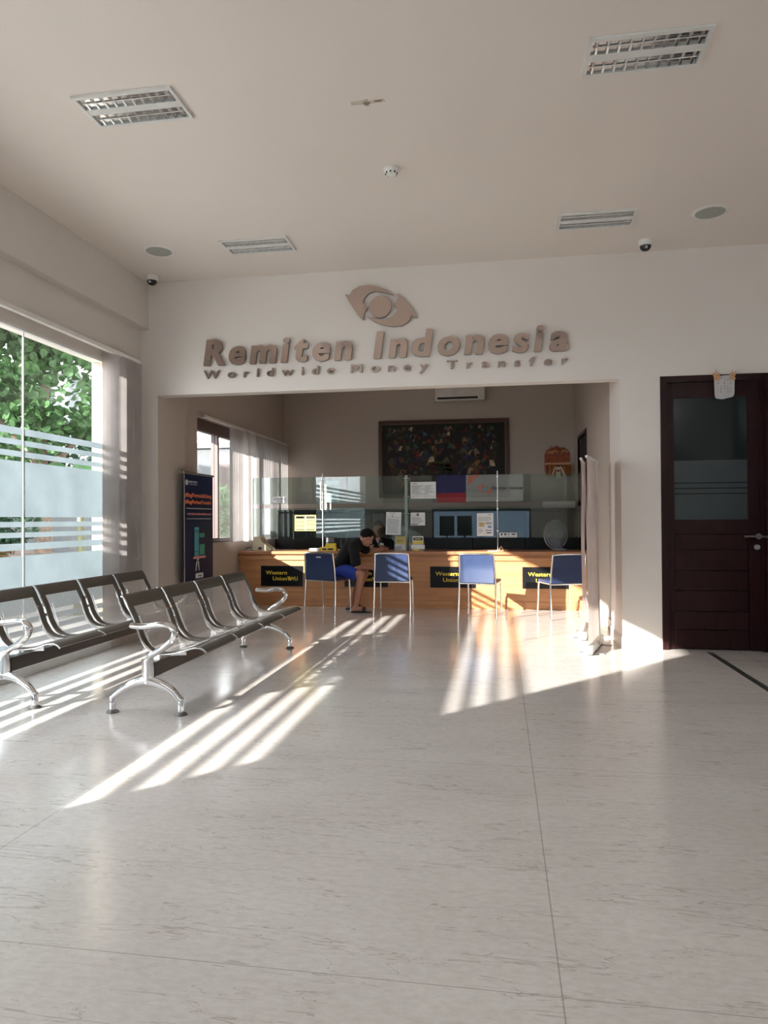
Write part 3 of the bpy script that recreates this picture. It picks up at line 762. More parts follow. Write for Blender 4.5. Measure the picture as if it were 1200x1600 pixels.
def man():
    t = thing('person', 'person in black t-shirt and blue shorts sitting and leaning over the counter', 'person', (-2.0, 9.28, 0))
    o = Vector((-2.0, 9.28, 0))
    def L(p): return tuple(Vector(p)-o)
    hipN, hipF = L((-2.10, 9.24, .545)), L((-2.08, 9.40, .545))
    kN, kF = L((-1.79, 9.06, .515)), L((-1.80, 9.36, .515))
    aN, aF = L((-1.885, 9.17, .085)), L((-2.03, 9.50, .085))
    pel = L((-2.11, 9.33, .56)); wa = L((-2.085, 9.33, .69)); chst = L((-1.985, 9.33, .835)); sh = L((-1.90, 9.33, .905)); nk = L((-1.845, 9.33, .935)); nk2 = L((-1.80, 9.33, .960))
    shN, shF = L((-1.915, 9.155, .865)), L((-1.89, 9.50, .865))
    elN, elF = L((-1.865, 9.09, .615)), L((-1.80, 9.56, .80))
    wrN, wrF = L((-1.68, 9.20, .585)), L((-1.66, 9.70, .815))
    toeN, toeF = L((-1.70, 9.19, .035)), L((-1.86, 9.57, .035))
    P = [pel, wa, chst, sh, nk, nk2, hipN, kN, aN, hipF, kF, aF, shN, elN, wrN, shF, elF, wrF]
    E_ = [(0, 1), (1, 2), (2, 3), (3, 4), (4, 5), (0, 6), (6, 7), (7, 8), (0, 9), (9, 10), (10, 11), (3, 12), (12, 13), (13, 14), (3, 15), (15, 16), (16, 17)]
    Rd = [(.105, 1.25), (.095, 1.35), (.105, 1.35), (.070, 1.6), .052, .050, .080, .056, .034, .080, .056, .034, .050, .036, .024, .050, .036, .024]
    # calf bulge vertices
    def mid(a, c, f): return tuple(Vector(a).lerp(Vector(c), f))
    P += [mid(kN, aN, .3), mid(kF, aF, .3)]; Rd += [.052, .052]
    E_ = [e for e in E_ if e not in ((7, 8), (10, 11))]+[(7, 18), (18, 8), (10, 19), (19, 11)]
    body = [skin_mesh(P, E_, Rd, 2)]
    hd = Vector((.80, .12, -.58)).normalized()
    hc = Vector(L((-1.768, 9.32, .985))); R = rot_to(hd, (.5, 0, .86))
    body += head_meshes(hc, R, .96)
    for a, tt in ((aN, toeN), (aF, toeF)):
        a = Vector(a); tt = Vector(tt); d = (tt-a); d.z = 0; d.normalize(); s = Vector((-d.y, d.x, 0))
        heel = Vector((a.x, a.y, .038))-d*.035; ball_ = heel+d*.17; ball_.z = .034
        body.append(skin_mesh([tuple(a), tuple(heel+Vector((0, 0, .004))), tuple((heel+ball_)/2+Vector((0, 0, .012))), tuple(ball_)], [(0, 1), (1, 2), (2, 3)], [.034, .030, .032, .024], 2))
        for k in range(5):
            q = ball_+s*(-.028+.014*k)+d*.012; body.append(ball(tuple(q+d*(.020-.003*abs(k-1))+Vector((0, 0, -.012))), (.013, .013, .011) if k else (.016, .016, .013), 10))
    body += hand(wrN, None, (.85, .45, -.1), (.3, .2, .9)); body += hand(wrF, None, (.75, .6, -.12), (.5, -.6, .2))
    obj('body', join_remesh(body, .0075, 3), 'skin', t, smooth=True, autos=3)
    # hair
    hm = hair_mesh(hc, R); obj('hair', join_remesh(hm, .008, 2), 'hair', t, smooth=True, autos=3)
    eyes(t, hc, R, .96); brows(t, hc, R)
    # t-shirt with short sleeves
    Ps = [L((-2.13, 9.33, .60)), wa, chst, sh, L((-1.865, 9.33, .925)), shN, mid(shN, elN, .55), mid(shN, elN, .80), shF, mid(shF, elF, .7)]
    shirt = skin_mesh(Ps, [(0, 1), (1, 2), (2, 3), (3, 4), (3, 5), (5, 6), (6, 7), (3, 8), (8, 9)], [(.125, 1.3), (.115, 1.35), (.120, 1.38), (.085, 1.6), .060, .072, .068, .070, .07, .068], 2)
    obj('t_shirt', join_remesh([shirt], .011, 3), 'shirt', t, smooth=True, autos=3)
    # shorts
    Q = [L((-2.13, 9.33, .555)), hipN, mid(hipN, kN, .55), mid(hipN, kN, .66), hipF, mid(hipF, kF, .55), mid(hipF, kF, .66)]
    shorts = skin_mesh(Q, [(0, 1), (1, 2), (2, 3), (0, 4), (4, 5), (5, 6)], [(.118, 1.25), .098, .090, .092, .098, .090, .092], 2)
    obj('shorts', join_remesh([shorts], .010, 3), 'shorts', t, smooth=True, autos=3)
    # sandals
    for a, tt in ((aN, toeN), (aF, toeF)):
        a = Vector(a); tt = Vector(tt); d = (tt-a); d.z = 0; d.normalize(); s = Vector((-d.y, d.x, 0)); base = Vector((a.x, a.y, 0))-d*.072
        out = []
        for k in range(24):
            an = 2*PI*k/24; lx = .135+.135*math.cos(an); w = .042+.010*math.sin(min(1, lx/.27)*PI*.9)
            p = base+d*lx+s*w*math.sin(an)*(1 if True else 0); out.append((p.x, p.y))
        b = NB(); prism(b, out, 'XY', 0, .016); sd_ = finish(b, 'sandal', 'rubber', t)
        b = NB(); c0 = base+d*.175
        tube(b, catmull([tuple(c0+s*.046+Vector((0, 0, .012))), tuple(c0+s*.03+Vector((0, 0, .056))), tuple(c0+Vector((0, 0, .068))), tuple(c0-s*.03+Vector((0, 0, .056))), tuple(c0-s*.046+Vector((0, 0, .012)))], 4), (.004, .024), 8, frame=tuple(d))
        finish(b, 'strap', 'rubber', sd_, smooth=True)
man()
def clerk():
    t = thing('person', 'person with glasses and black shirt seated behind the counter wearing an identity badge', 'person', (-1.82, 10.62, 0))
    pel, wa, ch_, sh, nk, nk2 = (0, .04, .50), (0, .03, .66), (0, .01, .80), (0, 0, .885), (0, 0, .93), (0, -.005, .985)
    P = [pel, wa, ch_, sh, nk, nk2, (-.17, 0, .865), (-.23, -.06, .66), (-.13, -.20, .815), (.17, 0, .865), (.23, -.06, .66), (.12, -.20, .815), (-.09, -.05, .50), (-.10, -.36, .50), (-.10, -.36, .06), (.09, -.05, .50), (.10, -.36, .50), (.10, -.36, .06)]
    E_ = [(0, 1), (1, 2), (2, 3), (3, 4), (4, 5), (3, 6), (6, 7), (7, 8), (3, 9), (9, 10), (10, 11), (0, 12), (12, 13), (13, 14), (0, 15), (15, 16), (16, 17)]
    Rd = [(.10, 1.4), (.085, 1.4), (.095, 1.45), (.06, 1.8), .046, .044, .05, .036, .024, .05, .036, .024, .08, .055, .035, .08, .055, .035]
    hc = Vector((-.005, -.015, 1.085)); R = rot_to((-.08, -1, -.22))
    body = [skin_mesh(P, E_, Rd, 2, wide=(1, 0, 0))]+head_meshes(hc, R, .98)
    body += hand((-.13, -.20, .815), None, (.5, -.85, 0), (.4, .2, .3)); body += hand((.12, -.20, .815), None, (-.5, -.85, 0), (-.4, .2, .3))
    obj('body', join_remesh(body, .0075, 3), 'skin_light', t, smooth=True, autos=3)
    obj('hair', join_remesh(hair_mesh(hc, R, True), .008, 2), 'hair', t, smooth=True, autos=3)
    eyes(t, hc, R, .98); brows(t, hc, R)
    shirt = skin_mesh([(0, .04, .52), wa, ch_, sh, (0, 0, .915), (-.17, 0, .865), (-.23, -.06, .66), (-.16, -.15, .77), (.17, 0, .865), (.23, -.06, .66), (.15, -.15, .77)],
                      [(0, 1), (1, 2), (2, 3), (3, 4), (3, 5), (5, 6), (6, 7), (3, 8), (8, 9), (9, 10)], [(.11, 1.4), (.10, 1.4), (.11, 1.45), (.075, 1.8), .056, .068, .05, .042, .068, .05, .042], 2, wide=(1, 0, 0))
    obj('shirt', join_remesh([shirt], .011, 3), 'shirt', t, smooth=True, autos=3)
    b = NB(); prism(b, [(-.035, .95), (.035, .95), (.0, .855)], 'XZ', -.118, -.10); finish(b, 'collar', 'collar', t)
    b = NB(); T = Matrix.Translation(hc) @ R
    for s in (-1, 1): tube(b, [T @ Vector((s*.030+.022*math.cos(a), .094, .001+.017*math.sin(a))) for a in [2*PI*k/16 for k in range(17)]], .0018, 6)
    tube(b, [T @ Vector((-.008, .095, .004)), T @ Vector((.008, .095, .004))], .0018, 6)
    for s in (-1, 1): tube(b, [T @ Vector((s*.052, .094, .004)), T @ Vector((s*.074, .0, .0))], .0018, 6)
    finish(b, 'glasses', 'ink', t, smooth=True)
    b = NB(); box(b, .035, .095, -.172, -.168, .80, .875, .001); bd = finish(b, 'badge', 'paper', t)
    b = NB(); box(b, .045, .085, -.1735, -.172, .832, .852); finish(b, 'badge_photo', 'grey_ink', bd)
    b = NB(); tube(b, [(.065, -.165, .875), (.05, -.14, .90), (.04, -.07, .935)], .003, 6); tube(b, [(.065, -.165, .875), (-.01, -.15, .89), (-.04, -.07, .935)], .003, 6); finish(b, 'lanyard', 'grey_ink', t)
clerk()

# ------------------------------------------------------------------ glass screen on the counter
YG = 10.0
def screen():
    t = thing('glass_screen', 'clear glass security screen in two tiers standing along the counter top', 'screen', (0, YG, .786))
    Z = -.786
    xs = [-3.615, -2.545, -1.306, -.035, 1.205]
    for x0, x1 in zip(xs, xs[1:]):
        b = NB(); box(b, x0+.012, x1-.012, -.004, .004, 1.462+Z, 1.852+Z); finish(b, 'upper_pane', 'screen_glass', t)
        b = NB(); box(b, x0+.012, x1-.012, -.004, .004, .968+Z, 1.40+Z); finish(b, 'lower_pane', 'screen_glass', t)
    for x in (-1.306,):
        b = NB(); box(b, x-.030, x+.012, -.05, .05, 0, 1.856+Z); finish(b, 'post', 'glass_edge', t)
        for z in (1.81, 1.55, 1.31, 1.05): b = NB(); tube(b, [(x-.05, -.052, z+Z), (x+.04, -.052, z+Z)], .006, 8); finish(b, 'clamp', 'steel', t)
    for x in (-2.545, -.035):
        b = NB(); tube(b, [(x, 0, 0), (x, 0, 1.90+Z)], .008, 10); lathe(b, [(.03, 0), (.03, .006), (.01, .01)], 16, (x, 0, 0)); finish(b, 'post', 'steel', t, smooth=True)
        for z in (1.82, 1.48, 1.37, 1.06): b = NB(); lathe(b, [(0, -.022), (.012, -.018), (.012, 0)], 14, (x, 0, z+Z), 'Y'); finish(b, 'clamp', 'chrome', t, smooth=True)
    b = NB(); box(b, -3.72, -3.60, -.35, .0, .786+Z, 1.84+Z) if False else box(b, -3.604, -3.596, -.004, .0, .80+Z, 1.84+Z); finish(b, 'edge_strip', 'glass_edge', t)
    # reflected posters painted as tinted films on the upper panes
    b = NB(); box(b, -.884, -.473, -.0055, -.0045, 1.60+Z, 1.85+Z); f = finish(b, 'reflection_film', 'blue_reflection', t); 
    b = NB(); box(b, -.884, -.473, -.0055, -.0045, 1.464+Z, 1.60+Z); finish(b, 'reflection_film', 'red_reflection', t)
    b = NB(); box(b, -.470, .318, -.0055, -.0045, 1.475+Z, 1.848+Z); f = finish(b, 'reflection_film', 'pale_reflection', t)
    f['label'] = 'pale painted reflection of a poster with the eye emblem'
    cx, cz, k = -.212, 1.645+Z, .29
    UL = [(p[0]+1.155, p[1]-3.35) for p in EMB_A]; LR = [(p[0]+1.155, p[1]-3.35) for p in EMB_B]
    for nm, poly, mm in (('emblem_blade', UL, 'logo_orange'), ('emblem_blade', LR, 'logo_orange'), ('emblem_disc', circle((0, 0), .11), 'logo_blue')):
        b = NB(); prism(b, [(cx+a*k, cz+c*k) for a, c in poly], 'XZ', -.0068, -.0058); finish(b, nm, mm, f)
    text('Remiten Indones', .044, (-.112, -.0065, 1.640+Z), '-Y', 'ink', f, off=.02, shear=.2, fit=.425)
    text('W o r l d w i d e   M o n e y', .009, (-.118, -.0065, 1.620+Z), '-Y', 'ink', f, fit=.42)
    b = NB()
    for i in range(9): pass
    prism(b, [(-.45, 1.70+Z), (-.45, 1.83+Z), (-.27, 1.84+Z), (-.36, 1.79+Z), (-.41, 1.72+Z)], 'XZ', -.0068, -.0058); finish(b, 'corner_swoosh', 'logo_orange', f)
EMB_A = [(-1.517, 3.486), (-1.472, 3.47), (-1.442, 3.52), (-1.373, 3.555), (-1.276, 3.562), (-1.179, 3.538), (-1.082, 3.49), (-1.021, 3.448), (-1.121, 3.481), (-1.208, 3.497), (-1.276, 3.478), (-1.319, 3.436), (-1.335, 3.393), (-1.321, 3.369), (-1.281, 3.338), (-1.306, 3.311), (-1.326, 3.264), (-1.33, 3.216), (-1.375, 3.257), (-1.433, 3.337), (-1.482, 3.417)]
EMB_B = [(-0.99, 3.469), (-0.929, 3.405), (-0.853, 3.324), (-0.793, 3.207), (-0.848, 3.233), (-0.873, 3.183), (-0.94, 3.139), (-1.027, 3.134), (-1.142, 3.159), (-1.229, 3.201), (-1.287, 3.243), (-1.2, 3.213), (-1.103, 3.208), (-1.036, 3.239), (-0.997, 3.285), (-0.983, 3.312), (-1.026, 3.343), (-1.002, 3.371), (-0.983, 3.417)]
screen()

# papers taped to the screen
def paper(name, label, x0, x1, z0, z1, lines, cat='notice', m='paper', y=YG-.0075, group='notices taped to the glass screen', tilt=0):
    t = thing(name, label, cat, ((x0+x1)/2, y, (z0+z1)/2), 0, group); t.rotation_euler = (0, tilt, 0)
    w, h = (x1-x0)/2, (z1-z0)/2
    b = NB(); box(b, -w, w, 0, .0012, -h, h); finish(b, 'sheet', m, t)
    for mm in sorted({l[4] for l in lines}):
        b = NB()
        for u0, u1, v0, v1, m2 in lines:
            if m2 == mm: box(b, -w+2*w*u0, -w+2*w*u1, -.0012, -.0002, -h+2*h*v0, -h+2*h*v1)
        finish(b, 'print', mm, t)
    return t
def textlines(v0, v1, n, m='grey_ink', u0=.1, u1=.9, jag=.25):
    out = []; st = (v1-v0)/n
    for k in range(n): out.append((u0, u1-random.random()*jag, v0+st*k, v0+st*(k+.45), m))
    return out
paper('notice_sheet', 'white typed letter taped to the lower glass just left of the green post', -1.615, -1.395, 1.01, 1.333, textlines(.08, .72, 13)+[(.38, .44, .80, .86, 'ink'), (.25, .6, .93, .95, 'grey_ink'), (.1, .9, .76, .775, 'grey_ink')], tilt=.035)
paper('notice_sheet', 'small square white notice with round symbol, just right of the green post', -1.258, -1.052, 1.142, 1.325, textlines(.18, .66, 5)+[(.43, .57, .75, .92, 'ink'), (.47, .53, .79, .88, 'paper'), (.05, .5, .06, .12, 'ink')])
paper('notice_sheet', 'landscape white form held on the upper glass just right of the post', -1.258, -.895, 1.522, 1.76, textlines(.36, .82, 7, u0=.05, u1=.55)+textlines(.36, .82, 7, u0=.55, u1=.95)+[(.04, .7, .28, .30, 'ink'), (.1, .25, .88, .91, 'ink'), (.02, .98, .12, .13, 'ink'), (.2, .8, .2, .215, 'grey_ink')])
paper('rate_poster', 'white portrait poster with tan and blue tables on the glass above the third chair', -.322, -.094, .99, 1.31, [(.12, .46, .40, .60, 'tan_ink'), (.52, .9, .58, .60, 'ink'), (.52, .9, .52, .545, 'ink'), (.66, .88, .36, .44, 'blue_ink'), (.52, .9, .22, .26, 'blue_ink'), (.58, .88, .12, .16, 'ink'), (.66, .9, .92, .94, 'ink')]+textlines(.66, .86, 4, u0=.08, u1=.9)+textlines(.14, .34, 4, u0=.1, u1=.46), 'poster')
paper('logo_strip', 'small white strip with four dark round marks on the lower edge of the glass', -.012, .230, .970, 1.036, [(.08, .18, .42, .86, 'ink'), (.28, .38, .42, .86, 'ink'), (.47, .58, .42, .86, 'grey_ink'), (.68, .92, .52, .78, 'ink'), (.06, .94, .14, .24, 'grey_ink')], 'sticker')
paper('label_strip', 'small white two-line label on the upper glass in front of the window blind', -3.315, -3.075, 1.480, 1.575, [(.14, .88, .52, .68, 'grey_ink'), (.32, .68, .2, .32, 'grey_ink')], 'sticker')
paper('faint_form', 'pale form with a table behind the upper glass at left, seen through reflections', -2.49, -2.30, 1.485, 1.80, textlines(.06, .36, 4)+[(.1, .95, .80, .83, 'ink'), (.1, .95, .72, .75, 'ink'), (.15, .45, .4, .6, 'tan_ink')], 'notice', y=YG+.006)
py = paper('yellow_poster', 'yellow card poster of two columns with black bars on the lower glass at the left', -2.966, -2.645, 1.068, 1.30,
           [(.05, .47, .78, .93, 'ink'), (.10, .43, .81, .90, 'tan_ink'), (.54, .95, .78, .93, 'ink'), (.05, .47, .54, .58, 'ink'), (.05, .47, .30, .34, 'ink'), (.05, .47, .05, .11, 'ink'), (.53, .95, .40, .44, 'ink'), (.53, .95, .05, .11, 'ink'), (.492, .508, 0, 1, 'paper')]+[(.57+.1*k, .62+.1*k, .62, .68, 'ink') for k in range(4)], 'poster', 'pale_yellow')

# things on the counter
ZC = .786
def money_counter():
    t = thing('banknote_counter', 'cream desktop banknote machine with sloping front at the left end of the counter', 'machine', (-3.42, 9.85, ZC))
    b = NB(); prism(b, [(-.11, 0), (.17, 0), (.17, .035), (.03, .12), (.01, .205), (-.09, .205), (-.11, .12)], 'XZ', -.09, .10)
    bmesh.ops.bevel(b, geom=list(b.edges), offset=.008, segments=2, affect='EDGES'); finish(b, 'housing', 'cream', t)
    b = NB(); box(b, -.02, .03, -.095, -.085, .02, .055); finish(b, 'display', 'ink', t)
    b = NB(); lathe(b, [(.0, 0), (.02, .004), (.02, .03), (.0, .034)], 16, (.20, -.02, .0)); finish(b, 'roller_knob', 'white', t, smooth=True)
    t2 = thing('power_cable', 'tangled dark and white cable beside the cream machine on the counter', 'cable', (-3.62, 9.85, ZC))
    for k in range(3):
        b = NB(); pts = [(.0+random.uniform(-.05, .10), random.uniform(-.06, .06), random.uniform(.006, .05)) for _ in range(7)]
        pts[0] = (-.06, 0, .005); pts[-1] = (.09, .02, .005)
        tube(b, catmull(pts, 5), .0045, 6); finish(b, 'strand', 'white' if k == 1 else 'rubber', t2, smooth=True)
money_counter()
def leaflet_rack(x, label, left):
    t = thing('brochure_holder', label, 'brochure holder', (x, 9.86, ZC), 0, 'brochure holders on the counter')
    b = NB(); box(b, -.09, .09, -.03, -.026, 0, .10); box(b, -.09, .09, .03, .034, 0, .14); box(b, -.09, -.086, -.03, .03, 0, .10); box(b, .086, .09, -.03, .03, 0, .10); box(b, -.09, .09, -.03, .034, 0, .004)
    finish(b, 'acrylic_case', 'acrylic', t)
    b = NB(); box(b, -.075, .075, .0, .012, .005, .205); lf = finish(b, 'leaflet_stack', 'pale_yellow' if left else 'paper', t)
    if left:
        b = NB(); box(b, -.055, .055, -.0015, -.0002, .145, .16); finish(b, 'print', 'tan_ink', lf); text('Rp.15', .022, (-.04, -.0015, .135), '-Y', 'ink', lf, off=.01)
        b = NB(); box(b, -.06, .02, -.024, -.021, .02, .07); finish(b, 'front_card', 'grey_ink', t); b = NB(); box(b, -.07, .07, -.021, -.018, .01, .095); finish(b, 'front_card', 'paper', t)
    else:
        b = NB(); box(b, -.065, .065, -.0015, -.0002, .145, .19); finish(b, 'print', 'ink', lf); b = NB(); box(b, -.045, .045, -.0025, -.0015, .158, .178); finish(b, 'print', 'pale_yellow', lf)
        b = NB(); box(b, -.075, .075, -.0015, -.0002, .10, .135); finish(b, 'print', 'yellow', lf)
        b = NB(); box(b, -.09, .10, -.034, -.031, .03, .085); finish(b, 'front_card', 'paper', t); b = NB(); box(b, -.06, .02, -.033, -.030, .004, .028); finish(b, 'front_card', 'yellow', t)
    return t
leaflet_rack(-1.385, 'clear brochure holder with pale yellow leaflets left of the glass post', True)
leaflet_rack(-1.14, 'clear brochure holder with black and yellow leaflets right of the glass post', False)
t = thing('leaflet_box', 'yellow box of leaflets on the counter behind the seated man', 'box', (-2.43, 9.88, ZC))
b = NB(); box(b, -.12, .12, -.05, .05, 0, .05, .003); prism(b, [(-.05, .05), (.11, .05), (.11, .105), (-.03, .105)], 'XZ', -.03, .04); finish(b, 'case', 'yellow', t)
b = NB(); box(b, -.08, -.02, -.0515, -.05, .012, .036); box(b, .0, .08, -.0515, -.05, .012, .036); finish(b, 'print', 'ink', t)
t = thing('leaflet_slab', 'grey and black printed card standing behind the yellow leaflet box', 'card', (-2.42, 9.96, ZC))
b = NB(); box(b, -.07, .06, 0, .004, 0, .19); cd = finish(b, 'card', 'ink', t)
b = NB()
for k in range(4): box(b, -.06, .05, -.0015, -.0002, .125+k*.016, .132+k*.016)
finish(b, 'print', 'grey_ink', cd)
b = NB()
for k in range(6): box(b, -.07+.002*(k % 2), .07, -.05, .05, k*.006, k*.006+.005)
tag(finish(b, 'paper_stack', 'paper', loc=(-2.63, 9.86, ZC)), 'low stack of white papers on the counter left of the yellow box', 'papers')
b = NB(); box(b, -.07, .07, -.04, .04, 0, .004); tag(finish(b, 'paper_slip', 'paper', loc=(-.10, 9.86, ZC)), 'white slip of paper lying on the counter by the thin glass post', 'paper')
t = thing('table_sign', 'small brown triangular stand on the counter above the third chair', 'sign stand', (.01, 9.85, ZC))
b = NB()
tube(b, [(-.035, 0, .003), (0, 0, .068)], .005, 6); tube(b, [(.035, 0, .003), (0, 0, .068)], .005, 6); tube(b, [(-.035, 0, .005), (.035, 0, .005)], .005, 6); finish(b, 'triangle_frame', 'straw', t)
b = NB(); box(b, -.02, .02, -.004, .03, 0, .008); finish(b, 'foot', 'straw', t)

# desk fan standing just inside the screen
def fan():
    t = thing('desk_fan', 'pale blue desk fan with round wire cage at the right end of the counter', 'fan', (.80, 10.22, ZC))
    T = Matrix.Translation((-.03, -.02, .215)) @ Matrix.Rotation(math.radians(38), 4, 'Z') @ Matrix.Rotation(PI/2, 4, 'X')
    # local z of T = fan axis, pointing to the front
    def tr(bm): bmesh.ops.transform(bm, matrix=T, verts=bm.verts); return bm
    b = NB()
    for rad, z in ((.205, 0), (.19, .035), (.15, .055), (.11, .064), (.07, .068), (.19, -.035), (.14, -.05), (.08, -.055)):
        tube(b, [(rad*math.cos(2*PI*k/40), rad*math.sin(2*PI*k/40), z) for k in range(41)], .0030 if rad < .2 else .006, 6, cap=False)
    for k in range(36):
        a = 2*PI*k/36; ca, sa = math.cos(a), math.sin(a)
        tube(b, [(r*ca, r*sa, z) for r, z in ((.04, .068), (.11, .064), (.165, .05), (.195, .028), (.205, 0), (.195, -.03), (.14, -.05), (.05, -.056))], .0019, 4, cap=False)
    finish(tr(b), 'cage', 'fan_wire', t)
    b = NB(); lathe(b, [(0, .074), (.04, .072), (.045, .064), (.04, .058), (0, .056)], 24); finish(tr(b), 'badge_disc', 'fan', t, smooth=True)
    for j in range(3):
        b = NB(); a0 = 2*PI*j/3; rows = []
        for i in range(6):
            r = .03+.15*i/5; rows.append([b.verts.new((r*math.cos(a0+da*(.5+.6*min(1, i/3))), r*math.sin(a0+da*(.5+.6*min(1, i/3))), .015*da)) for da in (-.8, -.4, 0, .4, .8)])
        for A, B in zip(rows, rows[1:]):
            for k in range(4): b.faces.new((A[k], A[k+1], B[k+1], B[k]))
        bmesh.ops.solidify(b, geom=list(b.faces), thickness=.002)
        finish(tr(b), 'blade', 'fan', t, smooth=True)
    b = NB(); lathe(b, [(0, -.15), (.04, -.14), (.052, -.10), (.052, -.06), (.03, -.055)], 20); finish(tr(b), 'motor_housing', 'fan', t, smooth=True)
    b = NB(); tube(b, [(.03, .05, .0), (.03, .06, .10), (.02, .055, .19)], .016, 10); finish(b, 'stem', 'fan', t, smooth=True)
    b = NB(); lathe(b, [(.095, 0), (.095, .012), (.05, .024), (.02, .03)], 28, (.03, .05, 0)); finish(b, 'base', 'fan', t, smooth=True)
fan()

# ------------------------------------------------------------------ back of the inner room
t = thing('low_partition', 'long black low cabinet wall against the back wall behind the counter', 'cabinet', (0, 11.4, 0))
b = NB(); box(b, -3.72, 1.20, 0, .40, 0, 1.36); finish(b, 'cabinet_body', 'matte_black', t)
b = NB(); box(b, -3.72, 1.205, -.02, .41, 1.36, 1.395, .003); finish(b, 'cabinet_top', 'black', t)
for k in range(6):
    b = NB(); box(b, -3.70+k*.82, -3.70+k*.82+.80, -.014, -.002, .06, 1.34, .003); dr = finish(b, 'cabinet_door', 'black', t)
    b = NB(); tube(b, [(-3.70+k*.82+.74, -.03, .95), (-3.70+k*.82+.74, -.03, 1.10)], .005, 8); finish(b, 'handle', 'black', dr)
t = thing('white_case', 'long white rounded case lying on the right end of the black cabinet', 'case', (.92, 11.58, 1.395))
b = NB(); box(b, -.25, .25, -.14, .14, 0, .115, .025); finish(b, 'lid', 'white', t, smooth=True); b = NB(); box(b, -.252, .252, -.142, .142, .045, .052); finish(b, 'seam', 'grey_plastic', t)
def painting():
    t = thing('framed_painting', 'wide dark oil painting of a crowded market in a brown frame on the back wall', 'painting', (-.945, YB, 2.255))
    w, h = 1.10, .655
    b = NB()
    for a in ((-w, w, h-.06, h), (-w, w, -h, -h+.06), (-w, -w+.06, -h+.06, h-.06), (w-.06, w, -h+.06, h-.06)): box(b, a[0], a[1], -.05, -.001, a[2], a[3], .008)
    finish(b, 'frame', 'frame_brown', t)
    b = NB()
    for a in ((-w+.06, w-.06, h-.066, h-.06), (-w+.06, w-.06, -h+.06, -h+.066), (-w+.06, -w+.066, -h+.06, h-.06), (w-.066, w-.06, -h+.06, h-.06)): box(b, a[0], a[1], -.036, -.03, a[2], a[3])
    finish(b, 'gold_slip', 'gold', t)
    # canvas with painted figures, one mesh with per-face colour
    b = NB(); cl = b.loops.layers.color.new('Col'); W2, H2 = w-.062, h-.062
    def face(pts, c, y):
        f = b.faces.new([b.verts.new((x, y, z)) for x, z in pts])
        for l in f.loops: l[cl] = tuple(min(1, q*2.0) for q in c)+(1,)
    NX, NZ = 60, 34
    for i in range(NX):
        for j in range(NZ):
            x0, x1 = -W2+2*W2*i/NX, -W2+2*W2*(i+1)/NX; z0, z1 = -H2+2*H2*j/NZ, -H2+2*H2*(j+1)/NZ
            g = random.uniform(.015, .055); c = (g*1.25, g, g*.7) if random.random() < .8 else (g, g*1.3, g*.8)
            face([(x0, z0), (x1, z0), (x1, z1), (x0, z1)], c, -.022)
    pal = [(.10, .07, .05), (.05, .05, .08), (.09, .09, .07), (.16, .13, .10), (.05, .09, .08), (.12, .045, .035), (.20, .18, .15), (.035, .03, .03), (.07, .10, .14), (.14, .10, .06)]
    n = 0
    for r in range(10):
        z = H2*.86-r*(2*H2*.88/10); s = .070+.013*r
        k = int(2*W2/(s*.72))
        for i in range(k):
            x = -W2+s*.7+(2*W2-1.4*s)*i/(k-1)+random.uniform(-.02, .02); zz = z+random.uniform(-.025, .025)
            zz = max(-H2+s*1.05, min(H2-s*1.05, zz))
            if abs(x) > W2-s*1.3: continue
            D_ = -.0235-n*9e-6; n += 1
            if r > 5 and abs(x+.02) < .30 and random.random() < .8:
                for _ in range(4): face([(x+random.uniform(-s, s)*.5+q[0]*s*.3, zz+random.uniform(-s, s)*.3+q[1]*s*.22) for q in circle((0, 0), .6, 7)], random.choice([(.10, .13, .035), (.14, .13, .05), (.14, .05, .04), (.06, .10, .04)]), D_-random.random()*6e-6)
                continue
            br = random.choice([.5, .8, 1.2, 1.9]); c = tuple(q*br for q in random.choice(pal)); lean = random.uniform(-.55, .55); wd = random.uniform(.8, 1.3)
            face([(x-s*.28*wd, zz-s), (x+s*.26*wd, zz-s*.95), (x+s*.34*wd+lean*s*.4, zz-s*.1), (x+s*.22+lean*s*1.1, zz+s*.36), (x+lean*s*1.2, zz+s*.46), (x-s*.24+lean*s, zz+s*.34), (x-s*.38*wd+lean*s*.4, zz-s*.1)], c, D_)
            face([(x+lean*s*1.35+q[0]*s, zz+s*.52+q[1]*s) for q in circle((0, 0), .15, 8)], random.choice([(.02, .016, .013), (.05, .03, .022), (.02, .016, .013), (.16, .13, .10)]), D_-3e-6)
            c2 = tuple(q*random.choice([.4, .7, 1.1]) for q in random.choice(pal)); face([(x-s*.28*wd, zz-s), (x+s*.26*wd, zz-s*.95), (x+s*.24, zz-s*.35), (x-s*.28, zz-s*.3)], c2, D_-6e-6)
    me = bpy.data.meshes.new('canvas'); b.to_mesh(me); b.free(); obj('canvas', me, 'canvas', t)
painting()
